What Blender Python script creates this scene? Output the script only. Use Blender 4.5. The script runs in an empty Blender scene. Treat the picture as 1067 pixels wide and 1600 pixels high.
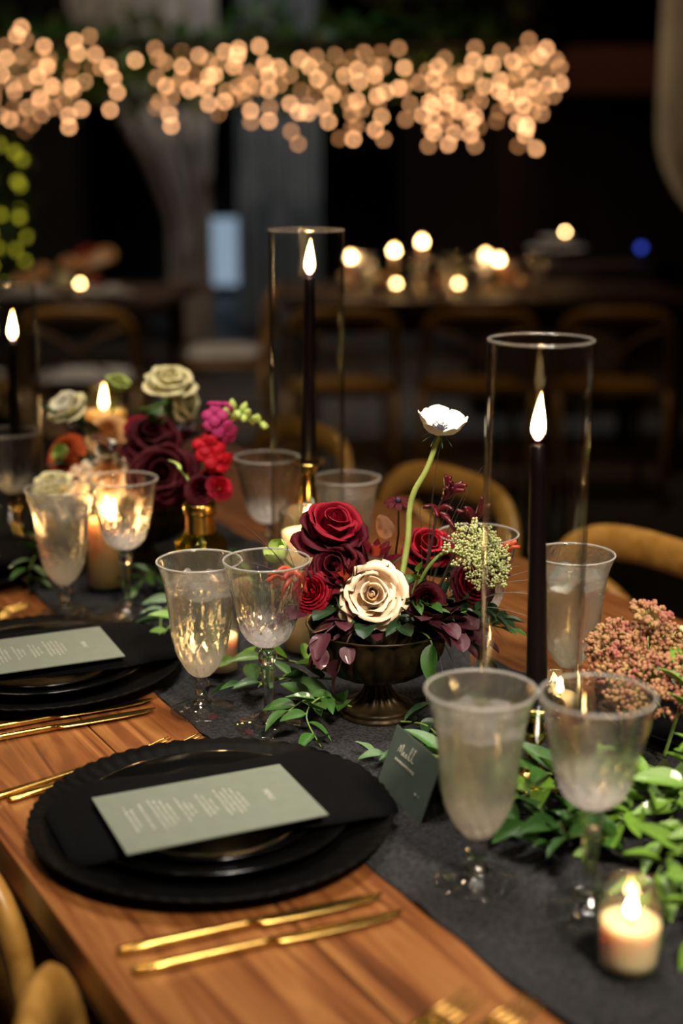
import bpy, bmesh, math, random
from mathutils import Vector, Matrix, Euler
random.seed(7)
R = math.radians
PI = math.pi
SC = bpy.context.scene
COL = SC.collection
ZT = 0.76                       # table top height

# ------------------------------------------------------------------ camera
cam_d = bpy.data.cameras.new('camera')
cam_d.lens = 50
cam_d.sensor_width = 36
cam_d.clip_start = 0.02
cam_d.clip_end = 60
cam_d.dof.use_dof = True
cam_d.dof.focus_distance = 1.43
cam_d.dof.aperture_fstop = 2.3
cam = bpy.data.objects.new('camera', cam_d)
COL.objects.link(cam)
cam.location = (0, 0, ZT + 0.57)
cam.rotation_euler = (R(76), 0, 0)
SC.camera = cam

# ------------------------------------------------------------------ world, lights, exposure
SC.view_settings.view_transform = 'Standard'
SC.view_settings.look = 'None'
SC.view_settings.gamma = 1
SC.view_settings.use_curve_mapping = False
SC.view_settings.exposure = 0.0
try:
    SC.cycles.use_denoising = True
    SC.cycles.caustics_reflective = True
    SC.cycles.caustics_refractive = True
    SC.cycles.max_bounces = 14
    SC.cycles.transmission_bounces = 14
    SC.cycles.transparent_max_bounces = 24
    SC.cycles.sample_clamp_indirect = 50
    SC.cycles.sample_clamp_direct = 0
except Exception:
    pass
w = bpy.data.worlds.new('hall_dark')
SC.world = w
w.use_nodes = True
w.node_tree.nodes['Background'].inputs[0].default_value = (0.55, 0.60, 0.62, 1)
w.node_tree.nodes['Background'].inputs[1].default_value = 0.008

def spot(name, loc, target, power, color, angle=60, blend=0.6, rad=0.08):
    d = bpy.data.lights.new(name, 'SPOT')
    d.energy = power; d.color = color; d.spot_size = R(angle); d.spot_blend = blend
    d.shadow_soft_size = rad
    o = bpy.data.objects.new(name, d)
    COL.objects.link(o)
    o.location = loc
    o.rotation_euler = (Vector(target) - Vector(loc)).to_track_quat('-Z', 'Y').to_euler()
    return o
# ceiling pin spots over the long table, washes on the drapes, and added unseen fills
spot('pin_spot_key', (1.0, -1.3, 3.7), (0.11, 1.18, 0.85), 1200, (1.0, 0.86, 0.69), 19, 1.0, 0.28)
spot('pin_spot_overhead', (0.22, 1.75, 4.3), (0.10, 1.28, 0.8), 470, (1.0, 0.92, 0.84), 31, 1.0, 0.38)
spot('chair_fill', (-0.9, 0.2, 4.2), (0.20, 2.0, 0.8), 460, (1.0, 0.84, 0.64), 30, 1.0, 0.25)  # unseen spot added to brighten the far-side chairs
spot('pin_spot_table_end', (-1.4, 2.9, 4.2), (-0.40, 2.0, 0.8), 110, (1.0, 0.74, 0.46), 40, 0.8, 0.12)
spot('drape_wash', (-1.2, 6.0, 4.4), (-1.35, 10.0, 2.2), 250, (1.0, 0.82, 0.64), 56, 1.0, 0.1)
spot('drape_wash_cool', (-0.1, 8.2, 4.4), (-0.5, 10.9, 0.8), 130, (0.75, 0.88, 1.0), 50, 1.0, 0.1)
spot('column_wash', (2.2, 3.2, 4.4), (2.0, 6.6, 2.4), 270, (1.0, 0.70, 0.42), 44, 0.9, 0.1)
spot('back_table_wash', (0.7, 4.4, 4.3), (0.4, 6.3, 0.8), 60, (1.0, 0.70, 0.42), 60, 0.9, 0.1)
spot('back_table_wash_left', (-1.3, 4.6, 4.3), (-1.1, 6.3, 0.6), 170, (1.0, 0.84, 0.68), 50, 0.9, 0.1)
spot('beam_wash', (2.3, 9.8, 4.4), (2.2, 12.1, 2.0), 60, (1.0, 0.55, 0.40), 40, 1.0, 0.1)  # unseen fill added so the dark beam shows
spot('floor_wash', (0.3, 6.5, 4.6), (0.5, 7.9, 0.0), 150, (0.95, 0.97, 1.0), 44, 1.0, 0.1)  # unseen fill added to lift the floor's brightness

# ------------------------------------------------------------------ materials
MATS = {}
def node_mat(name):
    m = bpy.data.materials.new(name); m.use_nodes = True
    nt = m.node_tree
    MATS[name] = m
    return m, nt, nt.nodes['Principled BSDF']
def pr(name, col, rough=0.5, metal=0.0, col2=None, scale=30, bump=0.0, bscale=200, spec=0.5,
       sss=0.0, ssr=(0.01, 0.005, 0.003), sheen=0.0, coat=0.0, trans=0.0, ior=1.45, detail=4):
    m, nt, b = node_mat(name)
    N = nt.nodes; L = nt.links
    b.inputs['Roughness'].default_value = rough
    b.inputs['Metallic'].default_value = metal
    b.inputs['Specular IOR Level'].default_value = spec
    b.inputs['Coat Weight'].default_value = coat
    b.inputs['Sheen Weight'].default_value = sheen
    b.inputs['Transmission Weight'].default_value = trans
    b.inputs['IOR'].default_value = ior
    if sss:
        b.inputs['Subsurface Weight'].default_value = sss
        b.inputs['Subsurface Radius'].default_value = ssr
        b.inputs['Subsurface Scale'].default_value = 1.0
    tc = N.new('ShaderNodeTexCoord')
    if col2 is None:
        col2 = tuple(c * 0.72 for c in col)
    nz = N.new('ShaderNodeTexNoise'); nz.inputs['Scale'].default_value = scale; nz.inputs['Detail'].default_value = detail
    L.new(tc.outputs['Object'], nz.inputs['Vector'])
    rp = N.new('ShaderNodeValToRGB')
    rp.color_ramp.elements[0].position = 0.34; rp.color_ramp.elements[1].position = 0.66
    rp.color_ramp.elements[0].color = (*col2, 1); rp.color_ramp.elements[1].color = (*col, 1)
    L.new(nz.outputs['Fac'], rp.inputs['Fac'])
    L.new(rp.outputs['Color'], b.inputs['Base Color'])
    if bump:
        n2 = N.new('ShaderNodeTexNoise'); n2.inputs['Scale'].default_value = bscale; n2.inputs['Detail'].default_value = 5
        L.new(tc.outputs['Object'], n2.inputs['Vector'])
        bp = N.new('ShaderNodeBump'); bp.inputs['Strength'].default_value = bump; bp.inputs['Distance'].default_value = 0.002
        L.new(n2.outputs['Fac'], bp.inputs['Height']); L.new(bp.outputs['Normal'], b.inputs['Normal'])
    return m

def wood(name, c1, c2, c3, rough=0.35, stretch=(1.2, 22, 22), coat=0.0):
    m, nt, b = node_mat(name); N = nt.nodes; L = nt.links
    tc = N.new('ShaderNodeTexCoord'); oi = N.new('ShaderNodeObjectInfo')
    add = N.new('ShaderNodeVectorMath'); add.operation = 'ADD'
    sc = N.new('ShaderNodeVectorMath'); sc.operation = 'SCALE'; sc.inputs['Scale'].default_value = 9.0
    cmb = N.new('ShaderNodeCombineXYZ')
    for k in range(3): L.new(oi.outputs['Random'], cmb.inputs[k])
    L.new(cmb.outputs[0], sc.inputs[0]); L.new(tc.outputs['Object'], add.inputs[0]); L.new(sc.outputs[0], add.inputs[1])
    mp = N.new('ShaderNodeMapping'); mp.inputs['Scale'].default_value = stretch
    L.new(add.outputs[0], mp.inputs['Vector'])
    n1 = N.new('ShaderNodeTexNoise'); n1.inputs['Scale'].default_value = 1.6; n1.inputs['Detail'].default_value = 8
    n1.inputs['Distortion'].default_value = 1.6; n1.inputs['Roughness'].default_value = 0.62
    L.new(mp.outputs[0], n1.inputs['Vector'])
    rp = N.new('ShaderNodeValToRGB')
    e = rp.color_ramp.elements
    e[0].position = 0.30; e[0].color = (*c1, 1); e[1].position = 0.70; e[1].color = (*c3, 1)
    k = e.new(0.48); k.color = (*c2, 1)
    L.new(n1.outputs['Fac'], rp.inputs['Fac'])
    hs = N.new('ShaderNodeHueSaturation')
    mr = N.new('ShaderNodeMapRange'); mr.inputs[3].default_value = 0.75; mr.inputs[4].default_value = 1.2
    L.new(oi.outputs['Random'], mr.inputs[0]); L.new(mr.outputs[0], hs.inputs['Value'])
    L.new(rp.outputs['Color'], hs.inputs['Color']); L.new(hs.outputs['Color'], b.inputs['Base Color'])
    r2 = N.new('ShaderNodeMapRange'); r2.inputs[3].default_value = rough - 0.08; r2.inputs[4].default_value = rough + 0.14
    L.new(n1.outputs['Fac'], r2.inputs[0]); L.new(r2.outputs[0], b.inputs['Roughness'])
    bp = N.new('ShaderNodeBump'); bp.inputs['Strength'].default_value = 0.25; bp.inputs['Distance'].default_value = 0.0015
    L.new(n1.outputs['Fac'], bp.inputs['Height']); L.new(bp.outputs['Normal'], b.inputs['Normal'])
    b.inputs['Coat Weight'].default_value = coat
    return m

def glass(name, rough=0.0, tint=(1, 1, 1), ior=1.5, clear=0.0, haze=0.0, hazecol=(0.8, 0.8, 0.78), drops=False, base_glow=None):
    m = bpy.data.materials.new(name); m.use_nodes = True; MATS[name] = m
    nt = m.node_tree; N = nt.nodes; L = nt.links
    N.remove(N['Principled BSDF'])
    out = N['Material Output']
    g = N.new('ShaderNodeBsdfGlass'); g.inputs['Color'].default_value = (*tint, 1)
    g.inputs['Roughness'].default_value = rough; g.inputs['IOR'].default_value = ior
    last = g
    if drops:
        tc = N.new('ShaderNodeTexCoord'); nz = N.new('ShaderNodeTexNoise'); nz.inputs['Scale'].default_value = 260
        nz.inputs['Detail'].default_value = 3
        L.new(tc.outputs['Object'], nz.inputs['Vector'])
        bp = N.new('ShaderNodeBump'); bp.inputs['Strength'].default_value = 0.25; bp.inputs['Distance'].default_value = 0.001
        L.new(nz.outputs['Fac'], bp.inputs['Height']); L.new(bp.outputs['Normal'], g.inputs['Normal'])
    if clear:
        t = N.new('ShaderNodeBsdfTransparent'); t.inputs['Color'].default_value = (*tint, 1)
        mx = N.new('ShaderNodeMixShader'); mx.inputs[0].default_value = clear
        L.new(last.outputs[0], mx.inputs[1]); L.new(t.outputs[0], mx.inputs[2]); last = mx
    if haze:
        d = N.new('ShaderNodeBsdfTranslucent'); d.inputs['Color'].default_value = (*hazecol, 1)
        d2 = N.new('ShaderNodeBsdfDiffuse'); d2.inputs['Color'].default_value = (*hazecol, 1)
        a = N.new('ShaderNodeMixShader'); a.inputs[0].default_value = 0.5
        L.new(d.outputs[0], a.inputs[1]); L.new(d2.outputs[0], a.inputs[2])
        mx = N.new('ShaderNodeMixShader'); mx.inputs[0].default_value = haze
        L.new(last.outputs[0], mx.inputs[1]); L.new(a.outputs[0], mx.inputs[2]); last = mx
        if base_glow:                                   # paler haze low in the bowl paints in refracted lamp glow
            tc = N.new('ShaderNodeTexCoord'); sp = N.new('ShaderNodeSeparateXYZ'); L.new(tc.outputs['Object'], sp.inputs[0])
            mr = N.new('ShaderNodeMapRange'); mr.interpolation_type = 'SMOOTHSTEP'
            mr.inputs[1].default_value = base_glow[0]; mr.inputs[2].default_value = base_glow[1]
            mr.inputs[3].default_value = haze + base_glow[2]; mr.inputs[4].default_value = haze
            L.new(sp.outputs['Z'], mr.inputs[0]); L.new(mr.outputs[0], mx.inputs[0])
    L.new(last.outputs[0], out.inputs['Surface'])
    return m

def thin_glass(name, tint=(0.97, 0.98, 0.97), gain=1.0, base=0.04):
    m = bpy.data.materials.new(name); m.use_nodes = True; MATS[name] = m
    nt = m.node_tree; N = nt.nodes; L = nt.links
    N.remove(N['Principled BSDF'])
    out = N['Material Output']
    lw = N.new('ShaderNodeLayerWeight'); lw.inputs['Blend'].default_value = 0.5
    p = N.new('ShaderNodeMath'); p.operation = 'POWER'; p.inputs[1].default_value = 4.0
    L.new(lw.outputs['Facing'], p.inputs[0])
    mr = N.new('ShaderNodeMapRange'); mr.inputs[3].default_value = base; mr.inputs[4].default_value = gain
    L.new(p.outputs[0], mr.inputs[0])
    t = N.new('ShaderNodeBsdfTransparent'); t.inputs['Color'].default_value = (*tint, 1)
    g = N.new('ShaderNodeBsdfGlossy'); g.inputs['Roughness'].default_value = 0.03
    mx = N.new('ShaderNodeMixShader')
    L.new(mr.outputs[0], mx.inputs[0]); L.new(t.outputs[0], mx.inputs[1]); L.new(g.outputs[0], mx.inputs[2])
    L.new(mx.outputs[0], out.inputs['Surface'])
    return m

def emit(name, col, strength, sampled=True):
    m = bpy.data.materials.new(name); m.use_nodes = True; MATS[name] = m
    nt = m.node_tree; N = nt.nodes; L = nt.links
    N.remove(N['Principled BSDF'])
    e = N.new('ShaderNodeEmission'); e.inputs['Color'].default_value = (*col, 1); e.inputs['Strength'].default_value = strength
    L.new(e.outputs[0], N['Material Output'].inputs['Surface'])
    if not sampled:
        m.cycles.emission_sampling = 'NONE'
    return m

def flame_mat(name, strength):
    m = bpy.data.materials.new(name); m.use_nodes = True; MATS[name] = m
    nt = m.node_tree; N = nt.nodes; L = nt.links
    N.remove(N['Principled BSDF'])
    tc = N.new('ShaderNodeTexCoord'); sp = N.new('ShaderNodeSeparateXYZ')
    L.new(tc.outputs['Generated'], sp.inputs[0])
    rp = N.new('ShaderNodeValToRGB'); e = rp.color_ramp.elements
    e[0].position = 0.0; e[0].color = (0.10, 0.06, 0.10, 1)
    e[1].position = 1.0; e[1].color = (1.0, 0.30, 0.05, 1)
    k = e.new(0.12); k.color = (0.5, 0.22, 0.08, 1)
    k = e.new(0.30); k.color = (1.0, 0.66, 0.28, 1)
    k = e.new(0.75); k.color = (1.0, 0.60, 0.22, 1)
    L.new(sp.outputs['Z'], rp.inputs['Fac'])
    em = N.new('ShaderNodeEmission'); em.inputs['Strength'].default_value = strength
    L.new(rp.outputs['Color'], em.inputs['Color'])
    L.new(em.outputs[0], N['Material Output'].inputs['Surface'])
    return m

wood('wood_table', (0.040, 0.011, 0.004), (0.160, 0.052, 0.014), (0.30, 0.130, 0.036), 0.30)
wood('wood_chair', (0.26, 0.12, 0.022), (0.38, 0.19, 0.04), (0.48, 0.26, 0.06), 0.32, (2, 14, 14))
wood('wood_dark', (0.018, 0.008, 0.006), (0.03, 0.014, 0.010), (0.045, 0.02, 0.014), 0.5)
wood('wood_beam', (0.05, 0.016, 0.008), (0.09, 0.03, 0.014), (0.12, 0.04, 0.02), 0.6)
pr('floor_concrete', (0.10, 0.095, 0.085), 0.55, col2=(0.07, 0.066, 0.06), scale=2.0, bump=0.1)
pr('wall_paint', (0.030, 0.022, 0.020), 0.8, scale=1.5)
pr('runner_gauze', (0.036, 0.036, 0.038), 0.95, col2=(0.012, 0.012, 0.013), scale=330, bump=1.0, bscale=520, spec=0.12, detail=2)
pr('charger_black', (0.0016, 0.0014, 0.0014), 0.48, col2=(0.001, 0.001, 0.001), spec=0.09)
pr('plate_black', (0.002, 0.002, 0.002), 0.14, col2=(0.002, 0.002, 0.002), spec=0.4)
pr('napkin_black', (0.0036, 0.0036, 0.0040), 0.95, col2=(0.0014, 0.0014, 0.0016), scale=500, bump=0.5, bscale=1400, spec=0.08)
pr('card_sage', (0.150, 0.168, 0.132), 0.85, col2=(0.138, 0.155, 0.120), scale=60, spec=0.15)
pr('card_green', (0.060, 0.080, 0.066), 0.85, col2=(0.052, 0.070, 0.057), scale=60, spec=0.15)
pr('ink_white', (0.50, 0.49, 0.42), 0.6)
pr('ink_cream', (0.55, 0.53, 0.42), 0.6)
pr('gold_satin', (0.80, 0.50, 0.13), 0.24, 1.0, col2=(0.62, 0.37, 0.09), scale=60)
pr('brass', (0.85, 0.58, 0.18), 0.14, 1.0, col2=(0.72, 0.46, 0.12), scale=40)
pr('bronze', (0.040, 0.026, 0.010), 0.45, 0.6, col2=(0.014, 0.009, 0.004), scale=55, spec=0.3)
glass('crystal', 0.0, (1, 1, 1), 1.52, clear=0.15)
glass('crystal_cold', 0.02, (1, 1, 0.99), 1.5, clear=0.15, haze=0.035, hazecol=(0.92, 0.84, 0.72), drops=True, base_glow=(0.044, 0.088, 0.30))
glass('crystal_cut', 0.0, (1, 1, 1), 1.52, clear=0.15, haze=0.006, hazecol=(0.95, 0.90, 0.86), base_glow=(0.092, 0.124, 0.30))
glass('sleeve_rim_glass', 0.0, (1, 1, 1), 1.5, clear=0.2, haze=0.07, hazecol=(0.95, 0.92, 0.88))  # slight haze paints a pale highlight round the sleeve rim
glass('rim_glass', 0.0, (1, 1, 1), 1.5, haze=0.27, hazecol=(0.95, 0.92, 0.88))  # pale haze paints the bright refracted line along goblet rims
glass('water', 0.02, (1, 1, 0.99), 1.33, clear=0.15, haze=0.055, hazecol=(0.90, 0.80, 0.64))
glass('ice', 0.12, (1, 1, 1), 1.31, haze=0.10)
thin_glass('sleeve_glass', (0.97, 0.98, 0.97), 1.0, 0.004)
thin_glass('foot_glass', (0.95, 0.96, 0.95), 1.0, 0.13)
thin_glass('votive_glass', (0.95, 0.96, 0.93), 0.95, 0.09)
glass('amber_glass', 0.02, (0.72, 0.66, 0.22), 1.45, clear=0.5)
pr('wax_black', (0.006, 0.003, 0.004), 0.30, col2=(0.004, 0.002, 0.003), spec=0.35)
pr('wax_cream', (0.88, 0.70, 0.46), 0.5, col2=(0.86, 0.67, 0.42), sss=1.0, ssr=(0.016, 0.009, 0.004))
pr('wax_amber', (0.90, 0.60, 0.28), 0.5, col2=(0.88, 0.56, 0.24), sss=1.0, ssr=(0.030, 0.016, 0.005))
pr('wick', (0.01, 0.01, 0.01), 0.9)
flame_mat('flame', 40.0)
flame_mat('flame_votive', 60.0)
flame_mat('flame_pillar', 130.0)
pr('drape_cream', (0.40, 0.36, 0.31), 0.9, sheen=0.2, scale=4)
pr('drape_grey', (0.26, 0.28, 0.29), 0.9, scale=4)
pr('cushion_white', (0.62, 0.58, 0.53), 0.9, scale=15)
pr('cloth_white', (0.50, 0.46, 0.41), 0.9, scale=15)
# petals and leaves
def petal(name, c, c2, rough=0.55, sss=0.15, sheen=0.0, scale=40):
    return pr(name, c, rough, col2=c2, scale=scale, sss=sss, ssr=(0.004, 0.002, 0.001), sheen=sheen, spec=0.14, bump=0.12, bscale=260)
petal('petal_red', (0.22, 0.003, 0.013), (0.12, 0.0015, 0.008), 0.6, 0.05)
petal('petal_dark_red', (0.062, 0.0015, 0.007), (0.030, 0.001, 0.004), 0.6, 0.0)
petal('petal_bright_red', (0.42, 0.006, 0.018), (0.24, 0.003, 0.012), 0.55, 0.1)
petal('petal_cream', (0.86, 0.70, 0.50), (0.84, 0.62, 0.42), 0.6, 0.3)
petal('petal_cream_outer', (0.78, 0.72, 0.44), (0.80, 0.68, 0.48), 0.6, 0.3)
petal('petal_white', (0.90, 0.88, 0.78), (0.86, 0.84, 0.70), 0.55, 0.3)
petal('petal_greenwhite', (0.72, 0.68, 0.36), (0.80, 0.74, 0.50), 0.55, 0.3)
petal('petal_peach', (0.72, 0.42, 0.18), (0.62, 0.34, 0.14), 0.6, 0.3)
petal('petal_magenta', (0.36, 0.03, 0.13), (0.24, 0.015, 0.09), 0.55)
petal('petal_orange', (0.50, 0.09, 0.02), (0.35, 0.05, 0.015), 0.6)
petal('petal_green', (0.48, 0.58, 0.18), (0.36, 0.48, 0.12), 0.55, 0.3)
petal('petal_pink', (0.30, 0.095, 0.080), (0.36, 0.235, 0.095), 0.8, 0.1, scale=70)
petal('floret_green', (0.60, 0.60, 0.33), (0.44, 0.48, 0.20), 0.7, 0.2, scale=160)
pr('bract_burgundy', (0.115, 0.006, 0.012), 0.38, col2=(0.06, 0.004, 0.010), scale=60, coat=0.15)
pr('bract_orange', (0.42, 0.06, 0.015), 0.45, col2=(0.22, 0.02, 0.012), scale=60)
pr('leaf_burgundy', (0.085, 0.020, 0.030), 0.34, col2=(0.045, 0.010, 0.018), scale=60, bump=0.25, bscale=160, coat=0.2)
pr('leaf_rust', (0.26, 0.11, 0.035), 0.5, col2=(0.16, 0.05, 0.02), scale=80, bump=0.3, bscale=120)
pr('leaf_green', (0.045, 0.125, 0.020), 0.36, col2=(0.022, 0.070, 0.012), scale=40, bump=0.15, bscale=150, coat=0.15, sss=0.05)
pr('leaf_bright', (0.15, 0.27, 0.025), 0.42, col2=(0.07, 0.165, 0.014), scale=40, bump=0.15, bscale=150, coat=0.1, sss=0.08)
pr('leaf_dark', (0.014, 0.042, 0.014), 0.4, col2=(0.008, 0.024, 0.008), scale=40, bump=0.15, bscale=150)
pr('stem_green', (0.15, 0.24, 0.045), 0.5, col2=(0.10, 0.17, 0.03), scale=50)
pr('stem_pale', (0.42, 0.50, 0.14), 0.5, col2=(0.34, 0.42, 0.10), scale=50)
pr('stem_dark', (0.045, 0.022, 0.018), 0.5, scale=50)
pr('grass_dark', (0.06, 0.055, 0.035), 0.5, col2=(0.035, 0.022, 0.020), scale=50)
pr('grass_silver', (0.22, 0.21, 0.18), 0.45, col2=(0.10, 0.085, 0.08), scale=30)
pr('centre_ink', (0.010, 0.008, 0.028), 0.6, col2=(0.02, 0.016, 0.05), scale=300, bump=0.6, bscale=900)
pr('iron_black', (0.012, 0.012, 0.012), 0.5, 0.6)
emit('bulb_warm', (1.0, 0.47, 0.20), 12.0, False)
emit('bulb_warm_mid', (1.0, 0.45, 0.18), 5.2, False)
emit('bulb_warm_dim', (1.0, 0.42, 0.15), 2.8, False)
emit('bulb_lime', (0.55, 0.50, 0.03), 1.6, False)
emit('bulb_blue', (0.02, 0.04, 0.30), 4.0, False)
emit('window_blue', (0.46, 0.62, 0.80), 0.5)
flame_mat('flame_far', 40.0)

# ------------------------------------------------------------------ mesh helpers
def cr(p, n):
    """Catmull-Rom resample of a list of tuples to n points."""
    m = len(p) - 1
    out = []
    for i in range(n):
        t = i / (n - 1) * m
        k = min(int(t), m - 1); f = t - k
        P = [p[max(k - 1, 0)], p[k], p[k + 1], p[min(k + 2, m)]]
        out.append(tuple(0.5 * ((2 * b) + (c - a) * f + (2 * a - 5 * b + 4 * c - d) * f * f + (3 * b - a - 3 * c + d) * f ** 3)
                         for a, b, c, d in zip(*P)))
    return out
def lin(p, t):
    m = len(p) - 1; t = max(0, min(1, t)) * m
    k = min(int(t), m - 1); f = t - k
    return tuple(a + (b - a) * f for a, b in zip(p[k], p[k + 1]))

class MB:
    def __init__(self): self.v = []; self.f = []
    def grid(self, fn, nu, nv, close=False):
        o = len(self.v)
        for j in range(nv):
            for i in range(nu):
                self.v.append(tuple(fn(i / (nu if close else nu - 1), j / (nv - 1))))
        n = nu if close else nu - 1
        for j in range(nv - 1):
            for i in range(n):
                a = o + j * nu + i; b = o + j * nu + (i + 1) % nu
                self.f.append((a, b, b + nu, a + nu))
        return self
    def lathe(self, prof, seg=32, rf=None):
        o = len(self.v); rows = []
        for (r, z) in prof:
            if r < 1e-6:
                rows.append([len(self.v)]); self.v.append((0, 0, z))
            else:
                row = []
                for i in range(seg):
                    a = 2 * PI * i / seg
                    rr, zz = (r, z) if rf is None else rf(r, z, a)
                    row.append(len(self.v)); self.v.append((rr * math.cos(a), rr * math.sin(a), zz))
                rows.append(row)
        for A, B in zip(rows, rows[1:]):
            for i in range(seg):
                j = (i + 1) % seg
                if len(A) == 1 and len(B) == 1: continue
                if len(A) == 1: self.f.append((A[0], B[j], B[i]))
                elif len(B) == 1: self.f.append((A[i], A[j], B[0]))
                else: self.f.append((A[i], A[j], B[j], B[i]))
        return self
    def tube(self, pts, rad, seg=8, flat=1.0):
        pts = [Vector(p) for p in pts]; n = len(pts); o = len(self.v)
        up = Vector((0, 0, 1)); prev = None
        for i, p in enumerate(pts):
            t = (pts[min(i + 1, n - 1)] - pts[max(i - 1, 0)]).normalized()
            if prev is None:
                ref = Vector((1, 0, 0)) if abs(t.z) > 0.9 else up
                x = t.cross(ref).normalized()
            else:
                x = (prev - t * prev.dot(t)).normalized()
            prev = x; y = t.cross(x)
            r = rad(i / (n - 1)) if callable(rad) else rad
            for k in range(seg):
                a = 2 * PI * k / seg
                self.v.append(tuple(p + x * (r * math.cos(a)) + y * (r * flat * math.sin(a))))
        for i in range(n - 1):
            for k in range(seg):
                a = o + i * seg + k; b = o + i * seg + (k + 1) % seg
                self.f.append((a, b, b + seg, a + seg))
        self.f.append(tuple(o + k for k in range(seg))[::-1])
        self.f.append(tuple(o + (n - 1) * seg + k for k in range(seg)))
        return self
    def box(self, c, s, rot=None):
        o = len(self.v)
        for dz in (-.5, .5):
            for dy in (-.5, .5):
                for dx in (-.5, .5):
                    q = Vector((dx * s[0], dy * s[1], dz * s[2]))
                    if rot is not None: q = rot @ q
                    self.v.append((c[0] + q.x, c[1] + q.y, c[2] + q.z))
        for f in ((0, 2, 3, 1), (4, 5, 7, 6), (0, 1, 5, 4), (2, 6, 7, 3), (0, 4, 6, 2), (1, 3, 7, 5)):
            self.f.append(tuple(o + i for i in f))
        return self
    def ball(self, c, r, seg=8, rings=6, sq=(1, 1, 1)):
        o = len(self.v)
        m = MB().lathe([(0 if i in (0, rings) else r * math.sin(PI * i / rings), -r * math.cos(PI * i / rings)) for i in range(rings + 1)], seg)
        for v in m.v: self.v.append((c[0] + v[0] * sq[0], c[1] + v[1] * sq[1], c[2] + v[2] * sq[2]))
        for f in m.f: self.f.append(tuple(o + i for i in f))
        return self
    def bar(self, sec, seg=10):
        """swept rounded bar along X: sections (x, halfwidth, halfthick, zc[, yc])"""
        o = len(self.v); n = len(sec)
        for s in sec:
            x, hw, ht, zc = s[:4]; yc = s[4] if len(s) > 4 else 0
            for k in range(seg):
                a = 2 * PI * k / seg
                ca, sa = math.cos(a), math.sin(a)
                self.v.append((x, yc + hw * math.copysign(abs(ca) ** 0.6, ca), zc + ht * math.copysign(abs(sa) ** 0.6, sa)))
        for i in range(n - 1):
            for k in range(seg):
                a = o + i * seg + k; b = o + i * seg + (k + 1) % seg
                self.f.append((a, b, b + seg, a + seg))
        self.f.append(tuple(o + k for k in range(seg))[::-1])
        self.f.append(tuple(o + (n - 1) * seg + k for k in range(seg)))
        return self
    def xform(self, M):
        self.v = [tuple(M @ Vector(v)) for v in self.v]; return self
    def mesh(self, name, smooth=True):
        me = bpy.data.meshes.new(name)
        me.from_pydata(self.v, [], self.f); me.update()
        bm = bmesh.new(); bm.from_mesh(me); bmesh.ops.recalc_face_normals(bm, faces=bm.faces); bm.to_mesh(me); bm.free()
        if smooth:
            me.polygons.foreach_set('use_smooth', [True] * len(me.polygons))
        return me
    def build(self, name, mat, parent=None, smooth=True, loc=(0, 0, 0), rot=(0, 0, 0), angle=None):
        o = link(name, self.mesh(name, smooth), mat, parent, loc, rot)
        if angle is not None:
            o.data.set_sharp_from_angle(angle=R(angle))
        return o

def link(name, me, mat, parent=None, loc=(0, 0, 0), rot=(0, 0, 0), scale=None):
    if mat is not None and len(me.materials) == 0:
        me.materials.append(MATS[mat])
    o = bpy.data.objects.new(name, me); COL.objects.link(o)
    o.location = loc; o.rotation_euler = rot
    if scale is not None: o.scale = scale
    if parent is not None: o.parent = parent
    return o
def tag(o, label, cat, group=None, kind=None):
    o['label'] = label; o['category'] = cat
    if group: o['group'] = group
    if kind: o['kind'] = kind
    return o
def thing(name, label, cat, loc=(0, 0, 0), rz=0.0, group=None):
    o = bpy.data.objects.new(name, None); COL.objects.link(o)
    o.empty_display_size = 0.02
    o.location = loc; o.rotation_euler = (0, 0, rz)
    return tag(o, label, cat, group)
def struct(o): o['kind'] = 'structure'; return o
def aim(o, axis, roll=0.0):
    q = Vector(axis).to_track_quat('Z', 'Y') @ Euler((0, 0, roll)).to_quaternion()
    o.rotation_euler = q.to_euler(); return o
def solid(o, th, off=0.0):
    m = o.modifiers.new('thickness', 'SOLIDIFY'); m.thickness = th; m.offset = off; return o
def bevel(o, wd, seg=2):
    m = o.modifiers.new('bevel', 'BEVEL'); m.width = wd; m.segments = seg; m.limit_method = 'ANGLE'; return o
def dup(root, loc, rz=None, label=None, group=None, scale=None):
    def rec(o, par):
        c = o.copy(); COL.objects.link(c); c.parent = par
        for ch in list(o.children): rec(ch, c)
        return c
    r = rec(root, None); r.location = loc
    if rz is not None: r.rotation_euler = (0, 0, rz)
    if label: r['label'] = label
    if group: r['group'] = group
    if scale: r.scale = (scale,) * 3
    return r
TA = R(120)                                   # the table's long axis
def T(s, t, z=0.0):
    """table coordinates: s along the table away from the camera, t across it from the near long edge side"""
    return (-0.5 * s + 0.866 * t, 0.866 * s + 0.5 * t, ZT + z)

# ------------------------------------------------------------------ the hall
def slab(name, c, s, mat):
    return struct(MB().box(c, s).build(name, mat, smooth=False))
slab('floor', (0, 5.0, -0.05), (16, 20, 0.1), 'floor_concrete')
slab('ceiling', (0, 5.0, 5.25), (16, 20, 0.1), 'wood_dark')
slab('wall_back', (0, 14.55, 2.6), (16, 0.1, 5.2), 'wall_paint')
slab('wall_left', (-7.55, 5.0, 2.6), (0.1, 19, 5.2), 'wall_paint')
slab('wall_right', (7.55, 5.0, 2.6), (0.1, 19, 5.2), 'wall_paint')
slab('wall_front', (0, -4.55, 2.6), (16, 0.1, 5.2), 'wall_paint')
slab('trim_1', (2.9, 12.2, 2.02), (2.6, 0.25, 0.36), 'wood_beam')
slab('trim_2', (-0.15, 12.6, 2.75), (3.4, 0.25, 0.30), 'wood_dark')
slab('trim_3', (1.42, 12.4, 2.6), (0.28, 0.28, 5.2), 'wood_dark')
slab('baseboard_back', (0, 14.46, 0.08), (14, 0.06, 0.16), 'wood_dark')

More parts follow.
